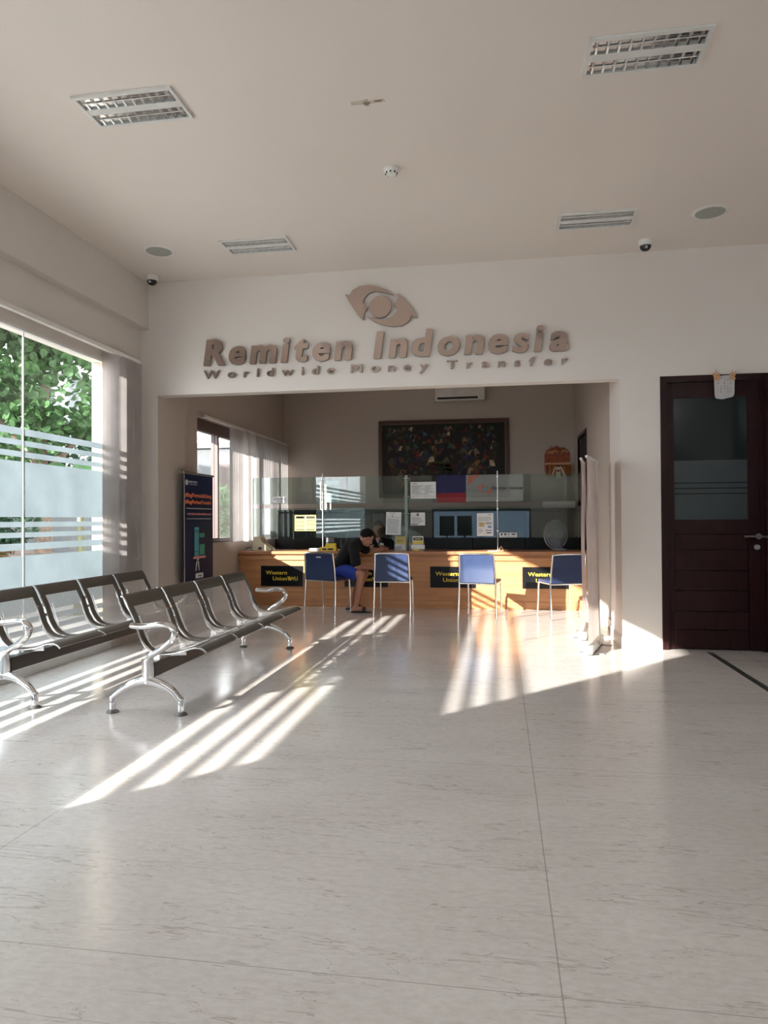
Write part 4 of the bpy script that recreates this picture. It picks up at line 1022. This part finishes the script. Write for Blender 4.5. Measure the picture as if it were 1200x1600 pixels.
def shrine():
    t = thing('wall_shrine', 'orange and red carved offering shrine with white ribbons hung on the back wall', 'shrine', (.93, YB, 1.90))
    b = NB(); box(b, -.20, .20, -.22, -.001, .10, .125); finish(b, 'shelf', 'red_lacquer', t)
    out = [(-.20, .125), (.20, .125), (.20, .40), (.17, .46), (.10, .50), (.05, .47), (0, .53), (-.05, .50), (-.12, .49), (-.18, .44), (-.20, .38)]
    b = NB(); prism(b, out, 'XZ', -.03, -.001); bd = finish(b, 'backboard', 'red_lacquer', t)
    for cx, cz in ((-.12, .40), (-.03, .42), (.12, .42)):
        b = NB()
        for k in range(3): tube(b, [(cx+(.05-.014*k)*math.cos(a), -.034, cz+(.04-.012*k)*math.sin(a)) for a in [PI*j/8 for j in range(-1, 10)]], .005, 6)
        finish(b, 'carved_scroll', 'straw', bd)
    for x0, x1 in ((-.20, -.03), (.03, .20)):
        b = NB(); n = 8; rows = []
        for z in (.20, .10, .02): rows.append([b.verts.new((x0+(x1-x0)*k/n, -.228-.010*math.sin(k*2.2), z)) for k in range(n+1)])
        for A, B in zip(rows, rows[1:]):
            for k in range(n): b.faces.new((A[k], A[k+1], B[k+1], B[k]))
        bmesh.ops.solidify(b, geom=list(b.faces), thickness=.004)
        finish(b, 'orange_drape', 'orange_cloth', t, smooth=True)
    b = NB(); box(b, -.205, .205, -.236, -.226, .20, .235); finish(b, 'cloth_band', 'straw', t)
    b = NB(); box(b, -.032, .032, -.246, -.241, -.02, .16); finish(b, 'white_pendant', 'ivory', t)
    for s in (-1, 1):
        b = NB(); prism(b, [(s*.03, .17), (s*.05, .17), (s*.11, .03), (s*.085, .02)], 'XZ', -.245, -.24); finish(b, 'ribbon', 'ivory', t)
    b = NB(); box(b, -.025, .025, -.2485, -.246, .08, .12); finish(b, 'red_print', 'red_lacquer', t)
    b = NB(); lathe(b, [(0, 0), (.05, .004), (.065, .02), (.05, .024), (0, .022)], 20, (-.01, -.12, .125)); finish(b, 'offering_bowl', 'ivory', t, smooth=True)
    b = NB(); lathe(b, [(.03, 0), (.035, .07), (.033, .07), (.0, .068)], 20, (.10, -.10, .125)); finish(b, 'cup', 'steel', t, smooth=True)
    for k in range(9):
        b = NB(); a = random.uniform(-.12, .14); bmesh.ops.create_icosphere(b, subdivisions=1, radius=random.uniform(.014, .022), matrix=Matrix.Translation((a, -.05, .46+random.uniform(-.02, .06)))); finish(b, 'flower', random.choice(['red_lacquer', 'straw', 'orange_cloth', 'pink_print']), bd)
shrine()
def aircon():
    t = thing('air_conditioner', 'white split air conditioner high on the back wall', 'air conditioner', (-.648, YB, 3.29))
    b = NB(); box(b, -.41, .41, -.22, -.001, -.09, .13, .012); finish(b, 'casing', 'white', t, smooth=True)
    b = NB(); box(b, -.37, .30, -.224, -.200, -.075, -.035); finish(b, 'air_slot', 'ink', t)
    b = NB(); box(b, -.37, .30, -.235, -.222, -.080, -.072); finish(b, 'louvre', 'white', t)
    b = NB(); lathe(b, [(0, -.2225), (.006, -.2225), (.006, -.22)], 12, (.355, 0, -.045), 'Y'); finish(b, 'sensor', 'ink', t)
aircon()
# light switch on the right inner wall
t = thing('wall_switch', 'small white switch plate on the inner side wall right of the banners', 'switch', (XR2, 8.10, 1.37))
b = NB(); box(b, -.012, -.0005, -.045, .045, -.04, .04, .002); finish(b, 'plate', 'white', t); b = NB(); box(b, -.016, -.012, -.015, .015, -.022, .022); finish(b, 'rocker', 'grey_plastic', t)

# ------------------------------------------------------------------ blinds
def slat(y, x, ang, z0, z1, w, m='blind'):
    me = bpy.data.meshes.new('slat'); c, s = math.cos(ang), math.sin(ang); n = 4; vs, fs = [], []
    for z in (z0, z1):
        for k in range(n+1):
            u = (-.5+k/n)*w; bow = .006*(1-(2*k/n-1)**2)
            vs.append((x+u*c-bow*s, y+u*s+bow*c, z))
    for k in range(n): fs.append((k, k+1, n+2+k, n+1+k))
    me.from_pydata(vs, [], fs); return me
def blind1():
    t = thing('vertical_blind', 'pale vertical blind drawn aside into a stack at the end of the big window', 'blind', (-3.655, 3.6, 2.86))
    b = NB(); box(b, -.022, .022, -3.1, 3.15, -.028, .010, .003); box(b, -.078, -.022, -2.9, -2.86, -.02, .0); box(b, -.078, -.022, 2.9, 2.94, -.02, .0); finish(b, 'track', 'white', t)
    for k in range(10):
        y = 2.64+k*.052; ang = .62 if k == 0 else (-1.0 if k < 2 else 0.05+random.uniform(-.08, .08))
        if k == 0: me = slat(2.645, -.015, .915, -2.74, -.03, .164)
        else: me = slat(2.70+k*.042, .004, .80+random.uniform(-.05, .05), -2.74, -.03, .12)
        s = obj('slat', me, 'blind', t)
    b = NB(); tube(b, catmull([(.03, 2.99, -.02), (.03, 2.985, -.8), (.032, 3.0, -1.5), (.04, 3.07, -1.93), (.04, 3.05, -2.02), (.032, 2.96, -2.0)], 6), .003, 6); finish(b, 'pull_cord', 'white', t, smooth=True)
blind1()
def blind2():
    t = thing('vertical_blind', 'vertical slat blind hanging half across the dark framed inner window', 'blind', (-3.665, 10.2, 2.545))
    b = NB(); box(b, -.02, .02, -1.83, 1.80, -.022, .012, .003); box(b, -.066, -.02, -1.5, -1.46, -.02, 0); box(b, -.066, -.02, 1.5, 1.54, -.02, 0); finish(b, 'track', 'white', t)
    y = -.86; k = 0
    while y < 1.76:
        ang = 1.5 + random.uniform(-.03, .03)
        if k in (16, 17): ang = 1.2
        if k in (4, 7): ang = .35
        if k == 0: ang = 1.35
        obj('slat', slat(y, 0, ang, -1.625, -.022, .127), 'blind', t); y += .112; k += 1
    b = NB(); tube(b, catmull([(.025, 1.2, -1.63), (.03, 1.3, -1.70), (.03, 1.45, -1.64), (.03, 1.6, -1.72), (.025, 1.74, -1.63)], 5), .002, 5); finish(b, 'bead_chain', 'white', t)
blind2()

# ------------------------------------------------------------------ roll-up banners
def banner_left():
    t = thing('roll_up_banner', 'dark blue printed roll-up banner standing under the inner window', 'banner', (-3.45, 7.75, 0))
    w = .40
    n = 10; b = NB()
    A = [[b.verts.new((.004*math.sin(z*3)*math.sin(u*PI), -w+2*w*u, .06+1.70*z)) for u in [k/6 for k in range(7)]] for z in [k/n for k in range(n+1)]]
    for R_, Q in zip(A, A[1:]):
        for k in range(6): b.faces.new((R_[k], R_[k+1], Q[k+1], Q[k]))
    bmesh.ops.solidify(b, geom=list(b.faces), thickness=.002)
    pn = finish(b, 'panel', 'navy_print', t)
    b = NB(); box(b, -.012, .012, -w-.012, w+.012, 1.752, 1.775, .003); finish(b, 'top_rail', 'steel', t)
    b = NB(); box(b, -.05, .05, -w-.02, w+.02, .0, .075, .012); finish(b, 'base', 'steel', t)
    b = NB(); tube(b, [(-.03, 0, .07), (-.018, 0, 1.755)], .008, 8); finish(b, 'pole', 'steel', t)
    b = NB(); box(b, .0045, .0055, -w, -w+.012, .08, 1.75); finish(b, 'edge_stripe', 'white_print', pn)
    X = .0075
    def tx(s, h, y, z, m, al='LEFT', fit=None, off=.01): text(s, h, (X, y, z), '+X', m, pn, align=al, fit=fit, off=off)
    b = NB(); lathe(b, [(.0, X), (.032, X), (.032, X-.002)], 20, (0, -.335, 1.655), 'X'); finish(b, 'logo_disc', 'white_print', pn)
    tx('BANK INDO', .022, -.285, 1.655, 'white_print', fit=.22); tx('SYSTEM TRANSAKSI', .010, -.285, 1.632, 'white_print', fit=.22)
    tx('#BagiPermudahUang', .045, -.385, 1.495, 'orange_print', fit=.73, off=.03); tx('#BagiPerluasTransfer', .042, -.385, 1.42, 'orange_print', fit=.73, off=.03)
    b = NB(); box(b, X-.001, X, -.35, .34, 1.362, 1.368); box(b, X-.001, X, -.34, .34, 1.245, 1.251); finish(b, 'rule_line', 'white_print', pn)
    tx('remitenindonesia.com', .032, 0, 1.29, 'pink_print', 'CENTER', .66, .02)
    b = NB(); box(b, X-.001, X, -.14, -.02, .82, 1.15); finish(b, 'phone_picture', 'cyan_print', pn)
    b = NB(); box(b, X-.001, X, .0, .14, 1.03, 1.08); box(b, X-.001, X, .0, .14, .83, .95); finish(b, 'chart_picture', 'green_print', pn)
    b = NB()
    for z in (1.11, 1.09, .87): box(b, X, X+.0008, -.13, -.03, z, z+.008)
    tube(b, [(X, -.10, .62+.13), (X, -.08, .70+.08), (X, -.03, .76)], .006, 6); finish(b, 'picture_detail', 'navy_print', pn)
    b = NB(); box(b, X-.001, X, -.17, .17, .79, .815); finish(b, 'ground_line', 'pink_print', pn)
    b = NB(); prism(b, [(-.11, .65), (-.095, .65), (-.06, .78), (-.09, .79)], 'YZ', X-.001, X); prism(b, [(-.03, .79), (-.06, .79), (-.02, .65), (-.004, .65)], 'YZ', X-.001, X); finish(b, 'figure_legs', 'white_print', pn)
    for z in (.565, .38):
        b = NB(); box(b, X-.001, X, -.11, .10, z, z+.055); pl = finish(b, 'button_shape', 'white_print', pn)
        text('Tabungan', .022, (X+.001, -.005, z+.016), '+X', 'ink', pl, align='CENTER')
        tx('Pembayaran BPJS, Pulsa, Internet', .014, 0, z-.04, 'white_print', 'CENTER', .52); tx('Pembayaran listrik, air dan tiket', .014, 0, z-.075, 'white_print', 'CENTER', .52)
banner_left()
def banner_right(label, loc, rz, w, h):
    t = thing('roll_up_banner', label, 'banner', loc, rz, 'pink-grey roll-up banners seen edge on')
    b = NB(); n = 12
    A = [[b.verts.new((.010*math.sin(z*5+.4)*math.sin(u*PI)+.004*math.sin(z*9), -w+2*w*u, .07+(h-.07)*z)) for u in [k/8 for k in range(9)]] for z in [k/n for k in range(n+1)]]
    for R_, Q in zip(A, A[1:]):
        for k in range(8): b.faces.new((R_[k], R_[k+1], Q[k+1], Q[k]))
    bmesh.ops.solidify(b, geom=list(b.faces), thickness=.002)
    finish(b, 'panel', 'bannerback', t, smooth=True)
    b = NB(); box(b, -.012, .012, -w-.01, w+.01, h-.004, h+.018, .004); finish(b, 'top_rail', 'white', t)
    b = NB(); box(b, -.04, .045, -w-.02, w+.02, 0.008, .085, .02); finish(b, 'base', 'white_metal', t, smooth=True)
    for y in (-w*.7, w*.7): b = NB(); box(b, -.10, .13, y-.02, y+.02, 0, .01, .003); finish(b, 'foot', 'steel', t)
    b = NB(); tube(b, [(.055, .0, .05), (.035, 0, h*.6), (.018, 0, h-.01)], .007, 8); finish(b, 'pole', 'steel', t, smooth=True)
    return t
banner_right('pale roll-up banner seen edge on at right of the opening, the nearer of the pair', (.862, 6.89, 0), -.265, .36, 1.775)
banner_right('pale roll-up banner seen edge on, standing just behind and left of the nearer one', (.862, 7.68, 0), -.16, .36, 1.82)

# ------------------------------------------------------------------ wall sign
def emblem():
    t = thing('wall_emblem', 'large mirrored eye-shaped emblem of two blades and a disc above the lettering', 'emblem', (0, YW, 0))
    for nm, poly in (('blade', EMB_A), ('blade', EMB_B), ('disc', circle((-1.159, 3.341), .110, 40))):
        b = NB(); prism(b, poly, 'XZ', -.034, -.008)
        b.faces.ensure_lookup_table()
        for f in b.faces: f.material_index = 0
        o_ = finish(b, nm, ['mirror_letter', 'letter_side'], t)
        for p in o_.data.polygons: p.material_index = 0 if abs(p.normal.y) > .5 else 1
    b = NB()
    for x, z in ((-1.40, 3.40), (-1.159, 3.341), (-.90, 3.24)): lathe(b, [(.01, -.01), (.01, -.0005)], 10, (x, 0, z), 'Y')
    finish(b, 'stand_off', 'steel', t)
emblem()
def wall_text(name, label, words, zb, h, off, shear, gap, depth, bold):
    t = thing(name, label, 'sign', (0, YW, 0))
    for wd, x0, x1, dz in words:
        ms = []
        for c in wd:                                       # heavy strokes: the outline is thickened by overlaid shifted copies
            m0 = text_mesh(c, h, ext=depth/2, off=off, shear=shear); bm = NB()
            for q, (dx, dy) in enumerate(((0, 0), (2*bold, 0), (bold, bold*.5), (bold, -bold*.5), (0, bold*.4), (2*bold, -bold*.4))):
                m1 = m0.copy(); m1.transform(Matrix.Translation((dx, dy, q*.00025))); bm.from_mesh(m1)
            m2 = bpy.data.meshes.new('letter'); bm.to_mesh(m2); bm.free(); ms.append(m2)
        ws = [max(v.co.x for v in m.vertices) for m in ms]
        k = (x1-x0-gap*(len(wd)-1))/sum(ws); x = x0
        for m, w_ in zip(ms, ws):
            m.transform(Matrix.Diagonal((k, 1, 1, 1))); m.transform(AX['-Y']); m.materials.clear()
            o_ = obj('letter', m, ['mirror_letter', 'letter_side'], t, loc=(x, -.010-depth/2, zb+dz))
            for p in m.polygons: p.material_index = 0 if abs(p.normal.y) > .5 else 1
            x += w_*k+gap
wall_text('name_sign', 'large mirrored italic letters reading Remiten Indonesia above the opening', (('Remiten', -3.018, -1.445, 0), ('Indonesia', -1.232, .654, 0)), 2.835, .262, .020, .14, .040, .028, .0085)
wall_text('tagline_sign', 'row of small mirrored letters reading Worldwide Money Transfer under the large name', (('Worldwide', -3.018, -1.637, 0), ('Money', -1.468, -.69, 0), ('Transfer', -.505, .65, 0)), 2.694, .088, 0, .05, .082, .018, .0014)

# ------------------------------------------------------------------ ceiling fittings
def troffer(label, x0, x1, y0, y1, first=None):
    if first is not None:
        c = copy_tree(first); c.location = ((x0+x1)/2, (y0+y1)/2, HC); c['label'] = label; return c
    t = thing('ceiling_light', label, 'ceiling light', ((x0+x1)/2, (y0+y1)/2, HC), 0, 'recessed louvre lights in the ceiling')
    w, h = (x1-x0)/2, (y1-y0)/2
    b = NB()
    for a in ((-w, w, -h, -h+.025), (-w, w, h-.025, h), (-w, -w+.02, -h+.025, h-.025), (w-.02, w, -h+.025, h-.025)): box(b, a[0], a[1], a[2], a[3], -.016, -.001)
    finish(b, 'frame', 'white_metal', t)
    b = NB(); box(b, -w+.02, w-.02, -.030, .030, -.014, -.001); finish(b, 'centre_strip', 'white_metal', t)
    b = NB()
    for s in (-1, 1):
        y0_, y1_ = (.030, h-.025) if s > 0 else (-h+.025, -.030)
        ym = (y0_+y1_)/2; hy = (y1_-y0_)/2
        # curved reflector trough, shallow
        prof = [(ym+hy*math.cos(a), -.003-.0*math.sin(a)) for a in [PI*k/8 for k in range(9)]]
        box(b, -w+.02, w-.02, y0_, y1_, -.003, -.001)
    finish(b, 'reflector', 'reflector', t)
    for s in (-1, 1):
        y0_, y1_ = (.030, h-.025) if s > 0 else (-h+.025, -.030); ym = (y0_+y1_)/2
        for k in range(10):
            x = -w+.02+(2*w-.04)*(k+.5)/10
            b = NB()
            # cross louvre: V-shaped blade, taller at the sides
            v = [(x-.006, y0_, -.014), (x-.003, ym, -.0075), (x-.006, y1_, -.014), (x-.012, y1_, -.002), (x-.012, y0_, -.002)]
            v2 = [(x+.006, p[1], p[2]) if p[2] < -.005 else (x+.012, p[1], p[2]) for p in v]
            A = [b.verts.new(p) for p in v]; B = [b.verts.new(p) for p in v2]
            b.faces.new(A[::-1]); b.faces.new(B)
            for i in range(5): b.faces.new((A[i], A[(i+1) % 5], B[(i+1) % 5], B[i]))
            finish(b, 'louvre_blade', 'reflector', t)
        b = NB(); tube(b, [(-w+.03, ym, -.0065), (w-.03, ym, -.0065)], .0035, 8); finish(b, 'lamp_tube', 'tube', t, smooth=True)
    return t
tr0 = troffer('recessed louvre ceiling light at the upper left, nearest the big window', -2.485, -1.858, 3.79, 4.113)
troffer('smaller looking louvre ceiling light at left, nearer the sign wall', -2.475, -1.84, 5.968, 6.31, tr0)
troffer('recessed louvre ceiling light in the top right corner of the photo', .469, 1.108, 3.785, 4.108, tr0)
troffer('louvre ceiling light at right, between the black camera and the sign', .494, 1.128, 5.93, 6.27, tr0)
def speaker(label, x, y):
    t = thing('ceiling_speaker', label, 'speaker', (x, y, HC), 0, 'round ceiling speakers')
    b = NB(); lathe(b, [(.112, -.008), (.138, -.006), (.145, -.001)], 40); 
    finish(b, 'rim', 'white', t, smooth=True)
    b = NB(); lathe(b, [(0, -.0105), (.06, -.010), (.115, -.0085), (.115, -.003)], 40); finish(b, 'grille', 'speaker', t, smooth=True)
speaker('round grey ceiling speaker near the left camera', -3.11, 6.115); speaker('round grey ceiling speaker at the far right', 1.718, 6.13)
def dome(label, x, y):
    t = thing('dome_camera', label, 'camera', (x, y, HC), 0, 'dome security cameras')
    b = NB(); lathe(b, [(.062, -.001), (.062, -.035), (.056, -.05), (.045, -.052)], 28); finish(b, 'housing', 'white', t, smooth=True)
    b = NB(); lathe(b, [(.050, -.048), (.047, -.066), (.036, -.084), (.018, -.094), (0, -.096)], 28); finish(b, 'dome', 'black', t, smooth=True)
    b = NB(); lathe(b, [(0, -.018), (.012, -.016), (.013, 0)], 16, (0, -.036, -.072), 'Y'); finish(b, 'lens', 'grey_plastic', t, smooth=True)
dome('small dome camera in the ceiling corner at left above the sign wall', -3.50, 6.73); dome('small dome camera on the ceiling at right near the louvre light', 1.313, 6.66)
t = thing('smoke_detector', 'round white smoke detector in the middle of the ceiling', 'smoke detector', (-.75, 4.97, HC))
b = NB(); lathe(b, [(.055, -.001), (.055, -.018), (.050, -.026), (.040, -.032), (.034, -.045), (0, -.047)], 32); finish(b, 'housing', 'white', t, smooth=True)
b = NB()
for k in range(8):
    a = 2*PI*k/8; box(b, .040*math.cos(a)-.005, .040*math.cos(a)+.005, .040*math.sin(a)-.005, .040*math.sin(a)+.005, -.041, -.030)
finish(b, 'vent_slot', 'ink', t)
t = thing('ceiling_patch', 'torn patch of peeling tape on the ceiling between the lights', 'patch', (-.78, 4.15, HC))
def blob(pts, z0, z1, nm, m): b = NB(); prism(b, pts, 'XY', z0, z1); finish(b, nm, m, t)
blob([(-.09, -.015), (-.02, -.02), (.0, -.005), (.11, -.02), (.12, .01), (.02, .02), (-.09, .015)], -.0015, -.0005, 'tape', 'stain')
blob([(-.01, -.03), (.02, -.03), (.02, .04), (-.01, .04)], -.002, -.001, 'tape', 'stain')
blob([(-.018, .0), (.01, -.008), (.03, .004), (.015, .018), (.008, .03), (-.012, .02)], -.004, -.002, 'flake', 'stain_dark')
blob([(.055, -.014), (.10, -.012), (.098, .004), (.06, .002)], -.004, -.002, 'flake', 'stain_dark')

# ritual tag over the door
t = thing('inscribed_cloth', 'grey inscribed cloth square hanging over the top of the dark door', 'cloth', (2.045, YW-.016, 2.50))
b = NB(); prism(b, [(-.09, .03), (.09, .04), (.085, -.14), (.07, -.165), (-.02, -.185), (-.075, -.175), (-.085, -.15)], 'XZ', -.003, 0); cb_ = finish(b, 'cloth', 'tag_cloth', t)
b = NB()
for r in range(6):
    for c_ in range(5):
        if random.random() < .7:
            x = -.065+.028*c_; z = .005-.026*r; tube(b, [(x+random.uniform(0, .018), -.0035, z+random.uniform(0, .018)) for _ in range(4)], .0012, 4)
finish(b, 'inscription', 'ink', cb_)
for s, lb in ((-1, 'left'), (1, 'right')):
    t2 = thing('palm_ornament', 'folded palm leaf ornament at the upper %s corner of the inscribed cloth' % lb, 'ornament', (2.045+s*.068, YW-.022, 2.545), 0, 'palm leaf ornaments above the door')
    for k, (x0, z0, a, L, w) in enumerate(((-.012, -.03, .35*s, .075, .022), (.010, -.035, -.2*s, .060, .026), (.0, -.02, 1.1*s, .045, .018), (-.004, -.012, -.9*s, .040, .020), (.008, .004, .75*s, .050, .007), (-.010, .0, .15*s, .055, .006))):
        ca, sa = math.cos(a), math.sin(a); q = [(-w/2, -L*.35), (w/2, -L*.30), (w*.42, L*.62), (0, L*.70), (-w*.5, L*.55)]
        b = NB(); prism(b, [(x0+u*ca+v*sa, z0-u*sa+v*ca) for u, v in q], 'XZ', -.004-.003*k, -.0015-.003*k); finish(b, 'leaf_strip', 'straw', t2)

# ------------------------------------------------------------------ outdoors
b = NB(); box(b, -40, -3.93, -30, 45, -.16, -.06); box(b, -3.93, 12, -30, -2.8, -.16, -.06); struct('ground', b, 'paving')
# stone cladding on the outer reveal of the big window and a post at the window end
b = NB(); box(b, -3.893, XL-.035, 6.285, 6.30, .07, 2.76); struct('trim_4', b, 'pier_stone')
# eave over the inner window, unseen roof added to keep sun off the entrance
b = NB(); box(b, -4.65, -3.895, 7.6, 13.5, 2.68, 2.80); struct('roof_eave', b, 'house_pale')
b = NB(); box(b, -3.93, 5.0, -8.0, -2.81, 3.0, 3.15); struct('added_sun_block', b, 'house_pale')
t = thing('garden_wall', 'dark grey stone boundary wall seen through the clear stripes of the big window', 'wall', (-9.2, 12.5, -.06))
b = NB(); box(b, -.15, .05, -8.0, 6, 0, 2.36); finish(b, 'masonry', 'garden_wall', t); b = NB(); box(b, -.2, .1, -8.0, 6, 2.36, 2.46); finish(b, 'coping', 'roof', t)
t = thing('neighbour_house', 'pale house with flat roof glimpsed behind the tree through the big window', 'house', (-17.5, 25, -.06))
b = NB(); box(b, -3, 3, -3, 3, 0, 6.3); hs = finish(b, 'wall', 'house', t); b = NB(); box(b, -3.2, 3.2, -3.2, 3.2, 6.3, 6.5); finish(b, 'roof', 'roof', t)
b = NB(); box(b, 1.0, 2.0, -3.03, -2.99, 2.6, 3.8); finish(b, 'window', 'door_glass', t)
t = thing('neighbour_house', 'grey building with a brown shutter seen through the inner window above the shrub', 'house', (-9.5, 20.5, -.06))
b = NB(); box(b, -3.5, 3.6, -1.5, 1.5, 0, 3.35); finish(b, 'wall', 'house', t); b = NB(); box(b, -3.6, 3.7, -1.6, 1.6, 3.35, 3.5); finish(b, 'roof', 'roof', t)
b = NB(); box(b, 1.55, 2.3, -1.55, -1.49, .4, 2.9); finish(b, 'shutter', 'beam', t)

def leafmass(blobs, n, size, seed, rib=.35):
    rnd = random.Random(seed); vs, fs = [], []
    tot = sum(r[0]*r[1]*r[2] for _, r in blobs)
    for c, r in blobs:
        for _ in range(int(n*r[0]*r[1]*r[2]/tot)):
            d = Vector((rnd.gauss(0, 1), rnd.gauss(0, 1), rnd.gauss(0, 1))).normalized(); q = rnd.uniform(.45, 1)**.5
            p = Vector(c)+Vector((d.x*r[0]*q, d.y*r[1]*q, d.z*r[2]*q))
            ax = (d+Vector((rnd.gauss(0, .7), rnd.gauss(0, .7), rnd.gauss(0, .5)+.2))).normalized()
            sd2 = ax.cross(Vector((rnd.gauss(0, 1), rnd.gauss(0, 1), rnd.gauss(0, 1)))).normalized(); up = ax.cross(sd2)
            L = size*rnd.uniform(.7, 1.3); w = L*rib; k = len(vs)
            vs += [p, p+ax*L*.5+sd2*w*.8+up*L*.06, p+ax*L*.85+sd2*w*.75, p+ax*L-up*L*.05, p+ax*L*.85-sd2*w*.75, p+ax*L*.5-sd2*w*.8+up*L*.06, p+ax*L*.5-up*L*.04]
            fs += [(k, k+1, k+6), (k+1, k+2, k+3, k+6), (k+3, k+4, k+5, k+6), (k+5, k, k+6)]
    me = bpy.data.meshes.new('foliage'); me.from_pydata([tuple(v) for v in vs], [], fs); return me
def tree(name, label, cat, loc, trunk, blobs, n, size, m, seed, group=None, rib=.35):
    t = thing(name, label, cat, loc, 0, group)
    b = NB()
    for pts, r0_, r1_ in trunk:
        pp = catmull(pts, 4); tube(b, pp, [r0_+(r1_-r0_)*i/(len(pp)-1) for i in range(len(pp))], 10)
    finish(b, 'trunk', 'bark', t, smooth=True)
    obj('foliage', leafmass(blobs, n, size, seed, rib), m, t)
    return t
def sc(blobs, k): return [(tuple(x*k for x in c), tuple(x*k for x in r_)) for c, r_ in blobs]
tree('leafy_tree', 'broad bright green tree with rounded leaves filling the top of the big window', 'tree', (-7.5, 10.6, -.06),
     [([(0, 0, 0), (.05, .05, 1.2), (-.05, .1, 2.5), (.1, .0, 3.7)], .15, .07), ([(0, .05, 2.0), (.5, .6, 2.9), (1.0, 1.1, 3.4)], .07, .03), ([(0, 0, 2.2), (-.6, -.4, 3.1), (-.9, -.9, 3.7)], .07, .03)],
     sc([((-.9, -.3, 3.15), (1.1, 1.0, .8)), ((.1, .2, 2.75), (.9, .8, .55)), ((.75, 1.0, 2.35), (.65, .8, .50)), ((-.5, -.2, 2.25), (.9, .7, .42)), ((-1.4, .6, 2.4), (.8, .8, .7)), ((1.1, 1.2, 2.95), (.4, .5, .16)), ((0, .2, 4.6), (1.6, 1.7, 1.3)), ((-.2, -1.3, 4.4), (1.3, 1.2, 1.0)), ((.2, 1.6, 4.3), (1.1, 1.1, .9)), ((0, 0, 5.9), (1.1, 1.1, .8))], 1.24),  # highest crown blobs added out of view to block sky glare
     20000, .165, 'leaf', 3, rib=.42)
tree('leafy_tree', 'darker tree behind the bright one beyond the big window', 'tree', (-11.3, 14.2, -.06),
     [([(0, 0, 0), (.1, 0, 1.5), (0, .1, 3.0)], .15, .07)],
     [((0, 0, 3.4), (1.5, 1.5, 1.3)), ((-1.0, -1.0, 3.6), (1.2, 1.2, 1.4)), ((1.2, 1.0, 2.9), (.9, .9, .6))], 3800, .22, 'leaf_dark', 5, rib=.4)
tree('garden_shrub', 'dark green shrub outside at the far left edge of the big window', 'shrub', (-6.3, 8.15, -.06),
     [([(0, 0, 0), (.02, 0, .5), (0, .05, 1.0)], .03, .015)], [((0, 0, 1.22), (.35, .40, .26)), ((-.1, -.3, 1.0), (.3, .4, .35))], 900, .11, 'leaf_dark', 8)
tree('garden_shrub', 'bushy long-leaved shrub seen through the inner window beside the dark frame', 'shrub', (-6.2, 13.9, -.06),
     [([(0, 0, 0), (.02, 0, .6), (0, .05, 1.1)], .04, .02)], [((0, 0, 1.35), (.75, .8, .65)), ((.2, .6, .9), (.5, .6, .6))], 2200, .24, 'leaf', 9, rib=.14)
def banana():
    t = thing('banana_plant', 'banana plant with broad light green leaves behind the clear stripes of the window', 'plant', (-5.75, 8.95, -.06))
    b = NB(); tube(b, [(0, 0, 0), (.03, .02, .9), (.0, .05, 1.7)], [.07, .055, .035], 12); finish(b, 'stem', 'stalk', t, smooth=True)
    for k, (az, L, lift) in enumerate(((.3, .55, .9), (1.3, .8, .8), (2.3, .8, 1.0), (3.4, .9, .7), (4.0, .6, 1.1), (1.9, .5, 1.25))):
        d = Vector((math.cos(az), math.sin(az), 0)); s = Vector((-d.y, d.x, 0)); b = NB(); rows = []
        for i in range(11):
            u = i/10; c = Vector((0, .05, 1.6))+d*L*(u*.85)+Vector((0, 0, lift*(u*1.1-u*u*.75)))
            w = .15*math.sin(min(1, u*1.08+.06)*PI)**.6 if u > .08 else .02
            rows.append([b.verts.new(c+s*w*q+Vector((0, 0, .35*w*abs(q)))) for q in (-1, -.5, 0, .5, 1)])
        for A, B in zip(rows, rows[1:]):
            for j in range(4): b.faces.new((A[j], A[j+1], B[j+1], B[j]))
        finish(b, 'leaf', 'banana', t, smooth=True)
banana()
